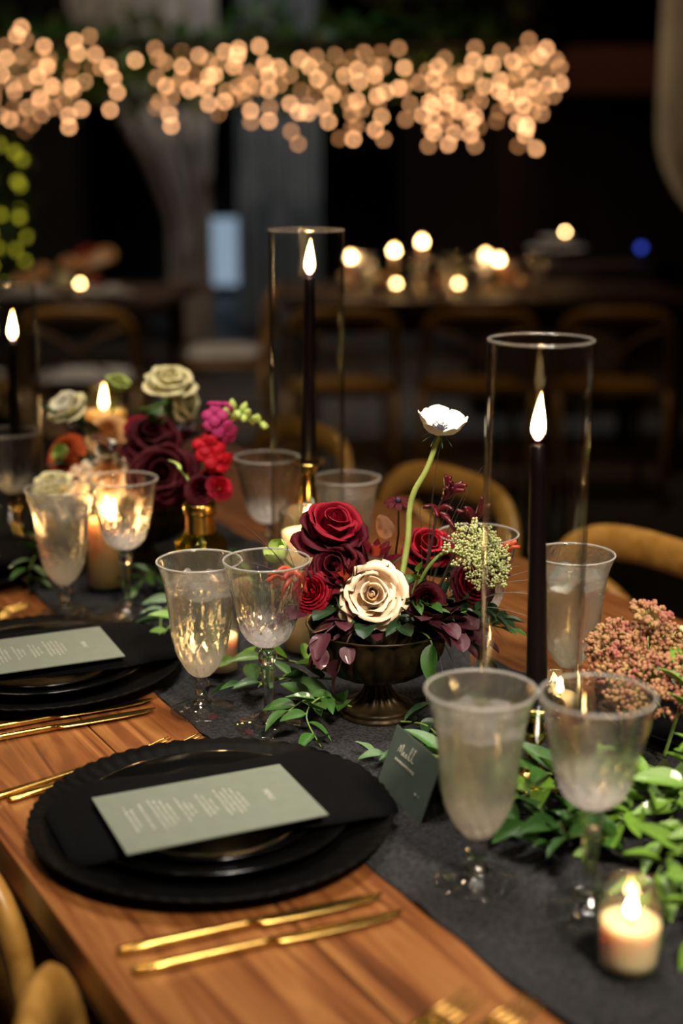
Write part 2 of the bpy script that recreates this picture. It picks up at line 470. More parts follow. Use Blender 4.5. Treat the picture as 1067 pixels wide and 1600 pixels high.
# ------------------------------------------------------------------ long table
T0, T1 = 0.305, 1.235
tb = thing('dining_table', 'long honey-brown plank dining table under the dark runner', 'table', (0, 0, 0), TA)
NP = 6
pw = (T1 - T0) / NP
pm = None
for i in range(NP):
    t = T0 + pw * (i + .5)
    if pm is None:
        pm = MB().box((0, 0, 0), (3.2, pw - 0.0016, 0.034)).mesh('plank', False)
    p = link('plank', pm, 'wood_table', tb, (1.65, -t, ZT - 0.017))
    bevel(p, 0.0012, 2)
for t in (T0 + 0.06, T1 - 0.06):
    MB().box((1.65, -t, ZT - 0.085), (2.9, 0.025, 0.10)).build('apron', 'wood_table', tb, False)
for s in (0.16, 3.14):
    MB().box((s, -(T0 + T1) / 2, ZT - 0.085), (0.025, T1 - T0 - 0.145, 0.10)).build('apron', 'wood_table', tb, False)
    for t in (T0 + 0.07, T1 - 0.07):
        bevel(MB().box((s, -t, (ZT - 0.035) / 2), (0.07, 0.07, ZT - 0.035)).build('leg', 'wood_table', tb, False), 0.004)

# ------------------------------------------------------------------ runner
from mathutils import noise as mnoise
def fbm(x, y, z=0.0): return mnoise.fractal(Vector((x, y, z)), 1.0, 2.0, 4)
RT0, RT1 = 0.555, 0.935
# spots where something stands and presses the cloth flat
FLAT = [(-0.112, 1.138, .16), (-0.338, 1.525, .16), (-0.57, 1.925, .16), (0.425, 1.4, .16),
        (-0.147, 1.41, .036), (-0.075, 1.368, .036), (0.109, 1.045, .036), (0.192, 1.0, .036), (-0.354, 1.74, .036), (-0.274, 1.737, .036),
        (-0.485, 2.05, .036), (0.146, 1.47, .036), (0.243, 1.436, .036), (-0.10, 1.87, .036), (0.007, 1.80, .036),
        (0.176, 1.235, .05), (-0.043, 1.76, .05), (-0.478, 2.07, .05), (0.207, 0.918, .028), (-0.137, 1.525, .028), (0.214, 1.345, .028),
        (-0.319, 1.85, .03), (-0.04, 1.60, .036), (-0.389, 2.3, .04), (0.038, 1.406, .05), (-0.28, 1.95, .05), (-0.174, 1.70, .035), (0.044, 1.184, .05), (-0.52, 1.93, .03)]
def runner_fn(u, v):
    s = 0.06 + 3.15 * v
    t = RT0 + (RT1 - RT0) * u
    e = (1 - 2 * u)
    t += (0.012 * mnoise.noise(Vector((s * 2.2, 3 * u, 1))) + 0.004 * mnoise.noise(Vector((s * 16, 5, 2)))) * (1 if e > 0 else 1) * abs(e) ** 0.5
    a = fbm(s * 6 + 0.8 * u, u * 5.0, 4.0); b = fbm(s * 17, u * 11, 9.0)
    z = 0.0010 + 0.0085 * max(0, 0.55 - abs(a) * 1.8) + 0.0012 * max(0, b)
    X, Y, _ = T(s, t)
    k = 1.0
    for (fx, fy, fr) in FLAT:
        d = math.hypot(X - fx, Y - fy)
        if d < fr + 0.03: k = min(k, max(0.0, (d - fr) / 0.03))
    z = 0.0010 + (z - 0.0010) * k
    if abs(e) > 0.9: z += k * 0.0030 * max(0, mnoise.noise(Vector((s * 12, 8, 3)))) * (abs(e) - 0.9) * 10
    return (s, -t, ZT + z)
rn = MB().grid(runner_fn, 64, 420).build('table_runner', 'runner_gauze', None, rot=(0, 0, TA))
solid(rn, 0.0009, 1.0)
tag(rn, 'dark slate gauze runner with raw wavy edges along the plank table', 'table runner')
ZR = 0.0014                                   # things on the runner stand here

# ------------------------------------------------------------------ place settings
def flute(n, ar, az):
    def f(r, z, a):
        k = max(0, min(1, (r - 0.105) / 0.045))
        c = abs(math.cos(n * a / 2))
        return r * (1 + ar * k * c), z + az * k * c
    return f
charger_me = MB().lathe([(0, 0.002), (0.09, 0.002), (0.105, 0.004), (0.125, 0.010), (0.145, 0.015), (0.1555, 0.0178), (0.157, 0.0172),
                         (0.1565, 0.0158), (0.145, 0.0120), (0.125, 0.0065), (0.108, 0.0008), (0.095, 0.0), (0, 0.0)], 240, flute(64, 0.010, 0.0016)).mesh('charger')
plate_me = MB().lathe([(0, 0.004), (0.075, 0.004), (0.083, 0.006), (0.095, 0.013), (0.118, 0.0185), (0.1205, 0.0188), (0.1212, 0.0178),
                       (0.117, 0.0155), (0.095, 0.009), (0.083, 0.002), (0.078, 0.0), (0, 0.0)], 96).mesh('plate')
salad_me = MB().lathe([(0, 0.003), (0.065, 0.003), (0.075, 0.006), (0.092, 0.0125), (0.0938, 0.0120), (0.090, 0.0095), (0.074, 0.002), (0.068, 0.0), (0, 0.0)], 96).mesh('salad_plate')

def napkin_mesh(seed, lump):
    def top(u, v):
        x = -0.148 + 0.286 * u
        hw = 0.071 * (1 - 0.35 * abs(2 * u - 1) ** 8) + 0.008 * (x > 0) * min(1, x / 0.05)
        y = hw * (2 * v - 1)
        e = 1 - abs(2 * v - 1) ** 6
        wv = 0.006 * mnoise.noise(Vector((x * 14, y * 20, seed))) * (0.35 + 0.65 * min(1, max(0, x - 0.05) / 0.05))
        base = 0.034
        out = max(0.0, abs(x) - 0.100)
        base -= out * 0.22 + 0.010 * (out / 0.08) ** 2
        y2 = y * (1 + 0.05 * math.sin(x * 18 + seed) - 0.10 * max(0, x) / 0.17) + 0.010 * math.sin(x * 9 + seed * 2)
        z = base + wv + 0.0075 * e ** 0.5
        if lump and x > 0.10:
            k = (x - 0.10) / 0.07
            z += 0.014 * math.exp(-((v - 0.30) / 0.22) ** 2) * math.sin(min(1, k) * PI * 0.75)
        return (x, y2, z)
    def bot(u, v):
        x, y, z = top(u, v); e = 1 - abs(2 * v - 1) ** 6
        return (x, y, z - 0.001 - 0.006 * e ** 0.5 * (1 if 0 < u < 1 else 0.8))
    m = MB(); nu, nv = 44, 26
    m.grid(top, nu, nv); m.grid(bot, nu, nv)
    o = nu * nv
    for i in range(nu - 1):
        m.f.append((i, i + 1, o + i + 1, o + i)); k = (nv - 1) * nu
        m.f.append((k + i + 1, k + i, o + k + i, o + k + i + 1))
    for j in range(nv - 1):
        a = j * nu; b = a + nu
        m.f.append((a, o + a, o + b, b)); a += nu - 1; b += nu - 1
        m.f.append((a, b, o + b, o + a))
    return m

def text_mesh(txt, size):
    cu = bpy.data.curves.new('lettering', 'FONT'); cu.body = txt; cu.size = size; cu.align_x = 'CENTER'; cu.resolution_u = 2
    o = bpy.data.objects.new('lettering_source', cu); COL.objects.link(o)
    dg = bpy.context.evaluated_depsgraph_get()
    me = bpy.data.meshes.new_from_object(o.evaluated_get(dg))
    bpy.data.objects.remove(o); bpy.data.curves.remove(cu)
    return me
menu_title_me = text_mesh('MENU', 0.0075)
def strokes_line(m, cx, cy, length, h, rnd, thick=0.00042):
    """a line of tiny printed letter strokes, too small to read"""
    y = cy - length / 2
    while y < cy + length / 2:
        wl = rnd.uniform(0.006, 0.013)
        end = min(y + wl, cy + length / 2)
        k = y
        while k < end:
            hh = h * rnd.choice((0.8, 1.0, 1.0, 1.35))
            m.box((cx + (hh - h) / 2, k, 0), (hh, thick, 0.00006))
            if rnd.random() < 0.6: m.box((cx + rnd.choice((-.5, 0, .5)) * h, k + 0.0005, 0), (thick, 0.0010, 0.00006))
            k += 0.00135
        y = end + 0.0016
def menu_lines():
    m = MB(); rnd = random.Random(3)
    rows = [(0.031, 0.030), (0.0265, 0.046), (0.022, 0.052), (0.0175, 0.040), (0.013, 0.050),
            (0.005, 0.024), (0.0005, 0.036), (-0.004, 0.044),
            (-0.013, 0.020), (-0.0175, 0.030), (-0.022, 0.046),
            (-0.031, 0.034), (-0.0355, 0.048), (-0.040, 0.052), (-0.0445, 0.058),
            (-0.0535, 0.050), (-0.0625, 0.034), (-0.067, 0.048)]
    for x, l in rows: strokes_line(m, x, 0.002, l, 0.0017, rnd)
    return m
menu_line_me = menu_lines().mesh('print', False)
card_me = MB().box((0, 0, 0), (0.172, 0.110, 0.0012)).mesh('card', False)

SETS = [((-0.112, 1.138), 24, 'nearest the camera', 11.0, False), ((-0.338, 1.525), 24, 'second from the camera', 2.0, True),
        ((-0.570, 1.925), 25, 'farthest along the near side', 5.0, True)]
OPP = [((0.425, 1.400), 24 + 180, 'across the table beside the pink blossom', 8.0, False)]
for (c, a, word, seed, lump) in SETS + OPP:
    ar = R(a)
    L = thing('charger_plate', 'matte black fluted charger plate, %s' % word, 'charger', (c[0], c[1], ZT + 0.0002), ar, 'black charger plates')
    L.location.z = ZT + 0.0014
    link('plate_body', charger_me, 'charger_black', L)
    p = thing('dinner_plate', 'glossy black dinner plate on the charger, %s' % word, 'plate', (c[0], c[1], ZT + 0.0038), ar, 'black dinner plates')
    link('plate_body', plate_me, 'plate_black', p)
    q = thing('salad_plate', 'small black plate under the napkin, %s' % word, 'plate', (c[0], c[1], ZT + 0.0080), ar, 'small black plates')
    link('plate_body', salad_me, 'plate_black', q)
    ca, sa = math.cos(ar), math.sin(ar)
    n = napkin_mesh(seed, lump).build('napkin', 'napkin_black', None, loc=(c[0] + 0.012 * ca, c[1] + 0.012 * sa, ZT - 0.0068), rot=(0, 0, ar))
    tag(n, 'black linen napkin folded over the plates, %s' % word, 'napkin', 'black linen napkins')
    m = thing('menu_card', 'sage green printed menu card on the black napkin, %s' % word, 'menu card', (c[0] + 0.0 * ca, c[1] - 0.036, ZT + 0.0397), ar, 'sage menu cards')
    if a > 100: m.location = (c[0], c[1] + 0.02, ZT + 0.0397)
    cd = link('card', card_me, 'card_sage', m)
    mt = link('title_lettering', menu_title_me, 'ink_white', cd, (0.052, 0.0, 0.00075), (0, 0, -PI / 2))
    link('print', menu_line_me, 'ink_white', cd, (0, 0, 0.0007))

# gold cutlery
def knife_parts():
    h = MB().bar([(-0.108, 0.0030, 0.0016, 0.0035), (-0.106, 0.0050, 0.0026, 0.0035), (-0.08, 0.0058, 0.0032, 0.0038), (-0.03, 0.0044, 0.0028, 0.0040), (-0.008, 0.0036, 0.0026, 0.0042), (0.000, 0.0040, 0.0024, 0.0042)], 12)
    b = MB().bar([(-0.001, 0.0040, 0.0022, 0.0042), (0.006, 0.0068, 0.0012, 0.0042), (0.03, 0.0085, 0.0009, 0.0042), (0.07, 0.0090, 0.0008, 0.0042, 0.0005), (0.092, 0.0075, 0.0007, 0.0042, 0.0018), (0.103, 0.0042, 0.0006, 0.0042, 0.0042), (0.107, 0.0012, 0.0005, 0.0042, 0.0060)], 12)
    return h.mesh('handle'), b.mesh('blade')
def fork_parts():
    h = MB().bar([(-0.105, 0.0030, 0.0013, 0.0030), (-0.103, 0.0050, 0.0020, 0.0030), (-0.07, 0.0052, 0.0024, 0.0034), (-0.01, 0.0032, 0.0022, 0.0050), (0.03, 0.0026, 0.0020, 0.0075), (0.045, 0.0034, 0.0018, 0.0070)], 12)
    d = MB().bar([(0.044, 0.0034, 0.0016, 0.0070), (0.052, 0.0085, 0.0012, 0.0055), (0.062, 0.0108, 0.0011, 0.0045), (0.068, 0.0108, 0.0010, 0.0045)], 12)
    t = MB().bar([(0.067, 0.0013, 0.0009, 0.0045), (0.085, 0.0012, 0.0009, 0.0058), (0.100, 0.0010, 0.0008, 0.0085), (0.106, 0.0004, 0.0004, 0.0100)], 6)
    return h.mesh('handle'), d.mesh('fork_head'), t.mesh('tine')
KH, KB = knife_parts(); FH, FD, FT = fork_parts()
def knife(tip, ang, label):
    a = R(ang)
    o = thing('table_knife', label, 'knife', (tip[0] - 0.107 * math.cos(a), tip[1] - 0.107 * math.sin(a), ZT + 0.0004), a, 'gold knives')
    link('handle', KH, 'gold_satin', o, scale=(1, 0.78, 1)); link('blade', KB, 'gold_satin', o, scale=(1, 0.78, 1))
    return o
def fork(tip, ang, label):
    a = R(ang)
    o = thing('table_fork', label, 'fork', (tip[0] - 0.106 * math.cos(a), tip[1] - 0.106 * math.sin(a), ZT + 0.0004), a, 'gold forks')
    link('handle', FH, 'gold_satin', o); fh = link('fork_head', FD, 'gold_satin', o)
    for y in (-0.0092, -0.0031, 0.0031, 0.0092): link('tine', FT, 'gold_satin', fh, (0, y, 0))
    return o
knife((0.034, 1.016), 22, 'gold table knife next to the nearest charger plate')
knife((0.049, 0.990), 22, 'gold table knife farthest from the nearest charger, toward the bottom edge')
knife((-0.195, 1.406), 26, 'gold table knife of the second setting, closer to the camera')
knife((-0.202, 1.433), 26, 'gold table knife of the second setting, next to its charger')
fork((-0.167, 1.314), 38, 'gold fork left of the nearest charger, outer one')
fork((-0.137, 1.322), 38, 'gold fork left of the nearest charger, tucked by its rim')
fork((-0.403, 1.752), 30, 'gold fork left of the second charger, outer one').location.z += ZR
fork((-0.418, 1.716), 30, 'gold fork left of the second charger, by its rim').location.z += ZR
fork((0.094, 0.874), 40, 'gold fork with blurred tines at the bottom edge, left one')
fork((0.134, 0.867), 40, 'gold fork with blurred tines at the bottom edge, right one')

# ------------------------------------------------------------------ place card
pc = thing('place_card', 'dark green tent place card with pale handwriting on the runner', 'place card', (0.070, 1.197, ZT + ZR), R(113))
def panel(sign):
    m = MB(); m.grid(lambda u, v: (-0.046 + 0.092 * u, sign * 0.020 * (1 - v), 0.055 * v), 6, 6); return m
fp = panel(1).build('front_panel', 'card_green', pc, False); solid(fp, 0.0007)
o = panel(-1).build('back_panel', 'card_green', pc, False); solid(o, 0.0007)
def on_front(x, h):
    """point on the outer face of the front panel; x to the reader's right, h up the panel"""
    v = (h + 0.006) / 0.0585
    x = -0.030 + (x + 0.030) * 1.4
    return Vector((-x, 0.020 * (1 - v) + 0.0007, 0.055 * v + 0.0004))
def ink(m, pts, r=0.00030): m.tube([on_front(*p) for p in pts], r, 5)
script = MB()
X0 = -0.030
for pts in ([(X0, .031), (X0 + .003, .040), (X0 + .0035, .033), (X0 + .006, .042), (X0 + .0065, .033), (X0 + .008, .0325)],
            [(X0 + .008, .0325), (X0 + .009, .036), (X0 + .0095, .033), (X0 + .011, .0325), (X0 + .0125, .036), (X0 + .013, .0325), (X0 + .015, .033)],
            [(X0 + .015, .033), (X0 + .0185, .043), (X0 + .0172, .044), (X0 + .0165, .034), (X0 + .0185, .0325)],
            [(X0 + .0185, .0325), (X0 + .0225, .043), (X0 + .0212, .044), (X0 + .0205, .034), (X0 + .024, .0330)]):
    ink(script, cr([(a, b) for a, b in pts], 20), 0.00026)
script.build('handwriting', 'ink_cream', fp)
caps = MB(); rnd = random.Random(5)
for i in range(9):
    x = X0 + 0.001 + i * 0.0032
    ink(caps, [(x, .0235), (x, .0268)], 0.00028); ink(caps, [(x + .0014, .0235), (x + .0014, .0268)], 0.00016)
    ink(caps, [(x, .0252), (x + .0014, rnd.choice((.0235, .0252, .0268)))], 0.00016)
caps.build('small_lettering', 'ink_cream', fp)
num = MB()
ink(num, [(.007, .010), (.007, .0128)], .00026); ink(num, [(.007, .0128), (.0088, .010)], .00024); ink(num, [(.0088, .010), (.0088, .0128)], .00026)
ink(num, [(.0125, .010), (.0125, .0128)], .00026)
num.build('table_number_lettering', 'ink_cream', fp)

# ------------------------------------------------------------------ crystal goblets
def cut_fn(zb, zt, n_d, depth, d_top, f_top):
    def f(r, z, a):
        h = (z - zb) / (zt - zb)
        g = 0.0
        if h < d_top + 0.04:
            k = min(1.0, max(0.0, (d_top + 0.04 - h) / 0.05)) * min(1.0, max(0.0, h / 0.05))
            q = a / (2 * PI) * n_d
            for sgn in (1, -1):
                p = (q + sgn * h * 4.2) % 1.0
                dd = abs(p - 0.5) * 2
                g += k * max(0.0, 1 - (1 - dd) / 0.42) if False else k * max(0.0, 1 - dd / 0.45)
        if d_top * 0.55 < h < f_top + 0.2:
            hh = (h - d_top * 0.55) / (f_top + 0.18 - d_top * 0.55)
            nf = n_d // 2
            p = (a / (2 * PI) * nf) % 1.0 - 0.5
            wd = 0.05 + 0.34 * hh
            for j in (-3, -2, -1, 0, 1, 2, 3):
                top = 1.0 - 0.07 * j * j
                if hh < top:
                    dd = abs(p - j * wd / 3.2) / 0.045
                    g = max(g, (1 - dd) * min(1, (top - hh) * 6) * min(1, hh * 5) * 0.9) if dd < 1 else g
        return r - depth * g, z
    return f
def bowl_mesh(outer, wall, zb, zt, cut, seg=128, rows=84, name='bowl'):
    out = cr(outer, rows)
    inn = []
    for i, (r, z) in enumerate(out):
        a = out[max(i - 1, 0)]; b = out[min(i + 1, rows - 1)]
        tx, tz = b[0] - a[0], b[1] - a[1]; L = math.hypot(tx, tz) or 1
        wl = wall * (0.85 + 2.2 * max(0.0, 1 - i / (rows * 0.45)) ** 1.5)
        inn.append((max(0.0, r - wl * tz / L), z + wl * tx / L))
    z0 = outer[0][1]
    keep = []
    for p in inn:
        if p[0] > 0.0008 and p[1] > z0 + wall * 2.4 and (not keep or (p[0] >= keep[-1][0] - 1e-5 and p[1] > keep[-1][1])): keep.append(p)
    inn = keep
    m = MB()
    m.lathe([(0, z0)] + out, seg, lambda r, z, a: cut(r, z, a) if cut else (r, z))
    n = len(m.v)
    top = out[-1]
    rim = [(top[0] - wall * 0.25, top[1] + wall * 0.35), (top[0] - wall * 0.75, top[1] + wall * 0.35)]
    m2 = MB().lathe([top] + rim + inn[::-1] + [(0, inn[0][1] - 0.0003)], seg)
    m.v += m2.v; m.f += [tuple(i + n for i in f) for f in m2.f]
    me = m.mesh(name)
    bm = bmesh.new(); bm.from_mesh(me); bmesh.ops.remove_doubles(bm, verts=bm.verts, dist=2e-6)
    bmesh.ops.recalc_face_normals(bm, faces=bm.faces); bm.to_mesh(me); bm.free()
    me.polygons.foreach_set('use_smooth', [True] * len(me.polygons))
    return me, inn
W_OUT = [(0.0062, 0.0875), (0.0115, 0.0890), (0.0175, 0.0925), (0.0245, 0.1000), (0.0295, 0.1120), (0.0328, 0.1260), (0.0360, 0.1420), (0.0395, 0.1590), (0.0430, 0.1740), (0.0440, 0.1780)]
A_OUT = [(0.0060, 0.0400), (0.0110, 0.0420), (0.0185, 0.0510), (0.0265, 0.0670), (0.0305, 0.0850), (0.0325, 0.1050), (0.0345, 0.1250), (0.0372, 0.1440), (0.0425, 0.1610), (0.0442, 0.1650)]
wine_bowl, wine_in = bowl_mesh(W_OUT, 0.0020, 0.0875, 0.178, cut_fn(0.0875, 0.178, 14, 0.0015, 0.34, 0.58))
ice_bowl, ice_in = bowl_mesh(A_OUT, 0.0020, 0.0400, 0.165, cut_fn(0.0400, 0.165, 14, 0.0015, 0.36, 0.58))
def facet(n, amt, z0, z1):
    def f(r, z, a):
        if z0 < z < z1: return r * (1 - amt * abs(math.sin(n * a / 2))), z
        return r, z
    return f
wine_stem = MB().lathe(cr([(0.0060, 0.0880), (0.0062, 0.0850), (0.0090, 0.0800), (0.0098, 0.0760), (0.0085, 0.0710), (0.0060, 0.0675), (0.0075, 0.0635), (0.0070, 0.055), (0.0057, 0.040), (0.0046, 0.0235), (0.0060, 0.0180), (0.0105, 0.0120)], 60) + [(0, 0.0115)], 32, facet(8, 0.10, 0.018, 0.0665))
wine_stem.v.insert(0, (0, 0, 0.0882)); wine_stem.f = [tuple(i + 1 for i in f) for f in wine_stem.f] + [(0, 1 + i, 1 + (i + 1) % 32) for i in range(32)]
wine_stem = wine_stem.mesh('stem')
ice_stem = MB().lathe(cr([(0.0058, 0.0404), (0.0062, 0.0385), (0.0060, 0.0350), (0.0084, 0.0310), (0.0088, 0.0270), (0.0075, 0.0220), (0.0060, 0.0180), (0.0066, 0.0150), (0.0110, 0.0105)], 44) + [(0, 0.0100)], 32, facet(6, 0.08, 0.019, 0.034))
ice_stem.v.insert(0, (0, 0, 0.0406)); ice_stem.f = [tuple(i + 1 for i in f) for f in ice_stem.f] + [(0, 1 + i, 1 + (i + 1) % 32) for i in range(32)]
ice_stem = ice_stem.mesh('stem')
def foot_me(rad, zt):
    return MB().lathe([(0, zt)] + cr([(0.009, zt - 0.0002), (0.0125, zt * 0.66), (0.018, zt * 0.40), (rad * 0.8, 0.0030), (rad - 0.001, 0.0022), (rad, 0.0012), (rad - 0.0008, 0.0003)], 26) + [(rad * 0.7, 0.0), (0, 0.0)], 64).mesh('foot')
wine_foot = foot_me(0.0345, 0.0122); ice_foot = foot_me(0.0340, 0.0106)
def fill_mesh(inn, level):
    pr_ = [(max(0.0, r + 0.0003), z - 0.0002) for (r, z) in inn if z < level]
    rl = pr_[-1][0]
    return MB().lathe([(0, inn[0][1] - 0.0005)] + pr_ + [(rl, level + 0.0004), (rl - 0.0012, level - 0.0002), (rl * 0.5, level - 0.0003), (0, level - 0.0003)], 64).mesh('water')
water_me = fill_mesh(ice_in, 0.1440)
ice_cube = bpy.data.meshes.new('ice_cube')
bm = bmesh.new(); bmesh.ops.create_cube(bm, size=0.019)
bmesh.ops.bevel(bm, geom=bm.edges[:] + bm.verts[:], offset=0.0025, segments=2, affect='EDGES', profile=0.5)
for v in bm.verts: v.co += Vector((random.uniform(-1, 1), random.uniform(-1, 1), random.uniform(-1, 1))) * 0.0006
bm.to_mesh(ice_cube); bm.free()
def rim_mesh(rad, z, r=0.0011):
    return MB().lathe([(rad - 0.0008 + r * math.cos(k * PI / 4), z + r * math.sin(k * PI / 4)) for k in range(9)], 96).mesh('rim')
wine_rim = rim_mesh(0.0440, 0.1783); ice_rim = rim_mesh(0.0442, 0.1653)
def wine_glass(x, y, label, z=ZR, rz=0.0):
    o = thing('wine_goblet', label, 'wine glass', (x, y, ZT + z), rz, 'cut crystal wine goblets')
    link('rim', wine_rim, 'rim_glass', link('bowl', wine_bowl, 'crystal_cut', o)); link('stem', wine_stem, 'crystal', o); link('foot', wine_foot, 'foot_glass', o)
    return o
def water_glass(x, y, label, z=ZR, rz=0.0, ice=3):
    o = thing('water_goblet', label, 'water glass', (x, y, ZT + z), rz, 'cut crystal water goblets')
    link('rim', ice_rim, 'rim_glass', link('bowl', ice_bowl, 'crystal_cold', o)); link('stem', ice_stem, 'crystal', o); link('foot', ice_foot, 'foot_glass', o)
    wa = link('water', water_me, 'water', o)
    for k in range(ice):
        a = k * 2.1 + rz
        link('ice_cube', ice_cube, 'ice', wa, (0.0165 * math.cos(a), 0.0165 * math.sin(a), 0.1395 + 0.002 * (k % 2)), (0.5 + k, 0.4 * k + 0.3, a))
    return o
water_glass(0.109, 1.045, 'cut crystal goblet of iced water, large and blurred at the front', rz=0.2)
wine_glass(0.192, 1.000, 'empty cut crystal wine goblet at the front beside the burning votive', rz=0.1)
water_glass(-0.147, 1.410, 'sharp cut crystal goblet of iced water left of the flower bowl', rz=0.35)
wine_glass(-0.075, 1.368, 'sharp empty cut crystal wine goblet touching the flower bowl blossoms', rz=0.25)
water_glass(-0.354, 1.740, 'misty goblet of water beside the glowing pillar candle, at left', rz=0.5)
wine_glass(-0.274, 1.737, 'empty cut crystal wine goblet before the glowing pillar candle', rz=0.6)
wine_glass(-0.485, 2.050, 'blurred wine goblet at the far left edge of the table', rz=0.1)
wine_glass(0.146, 1.470, 'empty wine goblet behind the green umbel flower', rz=0.3)
water_glass(0.243, 1.436, 'water goblet behind the front glass candle sleeve, near the chair', rz=0.9)
wine_glass(-0.100, 1.870, 'blurred goblet left of the far candle sleeve', rz=0.4)
water_glass(0.007, 1.800, 'blurred goblet of water right of the far candle sleeve', rz=0.7, ice=2)

# ------------------------------------------------------------------ candles
def flame_me(h, r, lean=0.08):
    m = MB().lathe([(0, 0)] + cr([(r * .35, h * .02), (r * .85, h * .14), (r, h * .27), (r * .82, h * .48), (r * .45, h * .74), (r * .14, h * .93)], 16) + [(0, h)], 14)
    m.v = [(x + lean * h * (z / h) ** 2, y, z) for x, y, z in m.v]
    return m.mesh('flame')
flame_tall = flame_me(0.044, 0.0064, 0.05); flame_small = flame_me(0.020, 0.0048, 0.05); flame_mid = flame_me(0.030, 0.0060, 0.1)
def wick_me(h): return MB().tube([(0, 0, -0.002), (0.0002, 0, h * .6), (0.0012, 0, h)], 0.0008, 6).mesh('wick')
wick_s = wick_me(0.009)
def sleeve(x, y, h, rad, label):
    wl = 0.0022
    me = MB().lathe([(rad, 0.0), (rad, h - 0.0012), (rad - wl * .3, h), (rad - wl * .7, h), (rad - wl, h - 0.0012), (rad - wl, 0.0), (rad, 0.0)], 96).mesh('sleeve')
    o = thing('glass_sleeve', label, 'candle sleeve', (x, y, ZT + ZR), 0, 'tall glass candle sleeves')
    link('tube', me, 'sleeve_glass', o)
    rim = MB()
    rim.lathe([(rad - wl * .5 + 0.0013 * math.cos(q * PI / 5), h + 0.0013 * math.sin(q * PI / 5)) for q in range(11)], 96)
    rim.build('polished_rim', 'sleeve_rim_glass', o)
    return o
def taper_set(x, y, zh, length, label_h, label_c, rz=0.0, lean=(0, 0), fl=flame_tall):
    h = thing('candlestick', label_h, 'candlestick', (x, y, ZT + ZR), rz, 'brass candlesticks')
    k = zh / 0.079
    MB().lathe([(0, 0.0)] + [(0.0335, 0.0), (0.0345, 0.0018), (0.0325, 0.0036)] + cr([(0.030, 0.0046), (0.022, 0.0080), (0.0125, 0.0125), (0.0090, 0.0165)], 14) + [(0, 0.0168)], 48).build('foot', 'brass', h)
    st = [(0.0088, 0.0160), (0.0060, 0.021), (0.0098, 0.026), (0.0060, 0.031), (0.0050, 0.037), (0.0085, 0.042), (0.0120, 0.047), (0.0128, 0.052), (0.0105, 0.058), (0.0085, 0.062)]
    st = [(r, 0.016 + (z - 0.016) * (zh - 0.033) / 0.046) for r, z in st]
    MB().lathe([(0, st[0][1])] + cr(st, 46) + [(0, st[-1][1])], 32).build('stem', 'brass', h)
    z2 = st[-1][1] - 0.0005
    MB().lathe([(0, z2), (0.0100, z2 + 0.0005), (0.0118, zh - 0.006), (0.0125, zh - 0.0035), (0.0225, zh - 0.0022), (0.0230, zh - 0.0006), (0.0215, zh), (0.0112, zh - 0.0012), (0.0108, zh - 0.008), (0, zh - 0.009)], 40).build('cup', 'brass', h)
    c = thing('taper_candle', label_c, 'candle', (x, y, ZT + ZR + zh - 0.008), rz, 'black taper candles')
    lx, ly = lean
    wx = MB().lathe([(0, 0)] + [(0.0102 - 0.0035 * i / 10, (length + 0.008) * i / 10) for i in range(11)] + [(0.0050, length + 0.0105), (0.0030, length + 0.0098), (0, length + 0.0092)], 24)
    wx.v = [(a + lx * z / length, b + ly * z / length, z) for a, b, z in wx.v]
    wo = wx.build('wax', 'wax_black', c)
    tp = (lx * 1.03, ly * 1.03, length + 0.0095)
    link('wick', wick_s, 'wick', wo, tp)
    link('flame', fl, 'flame', wo, (tp[0], tp[1], tp[2] + 0.0035))
    return h, c
sleeve(0.1735, 1.235, 0.415, 0.0467, 'tall clear glass candle sleeve at the front right')
taper_set(0.181, 1.235, 0.079, 0.242, 'brass candlestick inside the front right glass sleeve', 'black taper candle burning in the front right glass sleeve', 0.3, (-0.008, 0))
sleeve(-0.043, 1.760, 0.483, 0.0467, 'tallest clear glass candle sleeve at the middle of the table')
taper_set(-0.042, 1.760, 0.196, 0.228, 'tall brass candlestick inside the tallest middle sleeve', 'black taper candle burning in the tallest middle sleeve', 0.8, (0.004, 0))
sleeve(-0.490, 2.070, 0.392, 0.0467, 'clear glass candle sleeve at the left edge of the photo')
taper_set(-0.484, 2.070, 0.090, 0.215, 'brass candlestick in the glass sleeve at the left edge', 'dark taper candle burning in the glass sleeve at the left edge', 0.8, (0.006, 0), flame_tall)

def votive(x, y, label_g, label_c, rad=0.0255, h=0.065, wax=0.036, z=ZR, fl=flame_small, fmat='flame_votive', wmat='wax_cream'):
    g = thing('votive_glass', label_g, 'votive glass', (x, y, ZT + z), 0, 'clear votive glasses')
    MB().lathe([(0, 0.0), (rad * .86, 0.0), (rad * .92, 0.002), (rad, h - 0.001), (rad - 0.0006, h), (rad - 0.0016, h), (rad - 0.0022, h - 0.001), (rad * .92 - 0.0022, 0.0075), (rad * .84, 0.006), (0, 0.0055)], 48).build('cup', 'votive_glass', g)
    c = thing('votive_candle', label_c, 'candle', (x, y, ZT + z + 0.0062), 0, 'cream votive candles')
    rw = rad * .92 - 0.0030
    wo = MB().lathe([(0, 0.0), (rw, 0.0)] + [(rw + (rad * .05) * i / 5, (wax - 0.006) * i / 5) for i in range(1, 6)] + [(rw * .93, wax - 0.0056), (rw * .5, wax - 0.0075), (0, wax - 0.0085)], 40).build('wax', wmat, c)
    link('wick', wick_s, 'wick', wo, (0, 0, wax - 0.0095))
    link('flame', fl, fmat, wo, (0, 0, wax - 0.0035))
votive(0.207, 0.918, 'clear votive glass at the lower right corner', 'cream candle burning in the lower right votive glass', wax=0.038)
votive(-0.137, 1.525, 'clear votive glass behind the sharp water goblet', 'cream candle glowing behind the sharp water goblet', rad=0.0235, h=0.070, wax=0.045)
votive(0.214, 1.345, 'clear votive glass behind the front candlestick', 'cream candle glowing behind the front candlestick', h=0.062, wax=0.042)
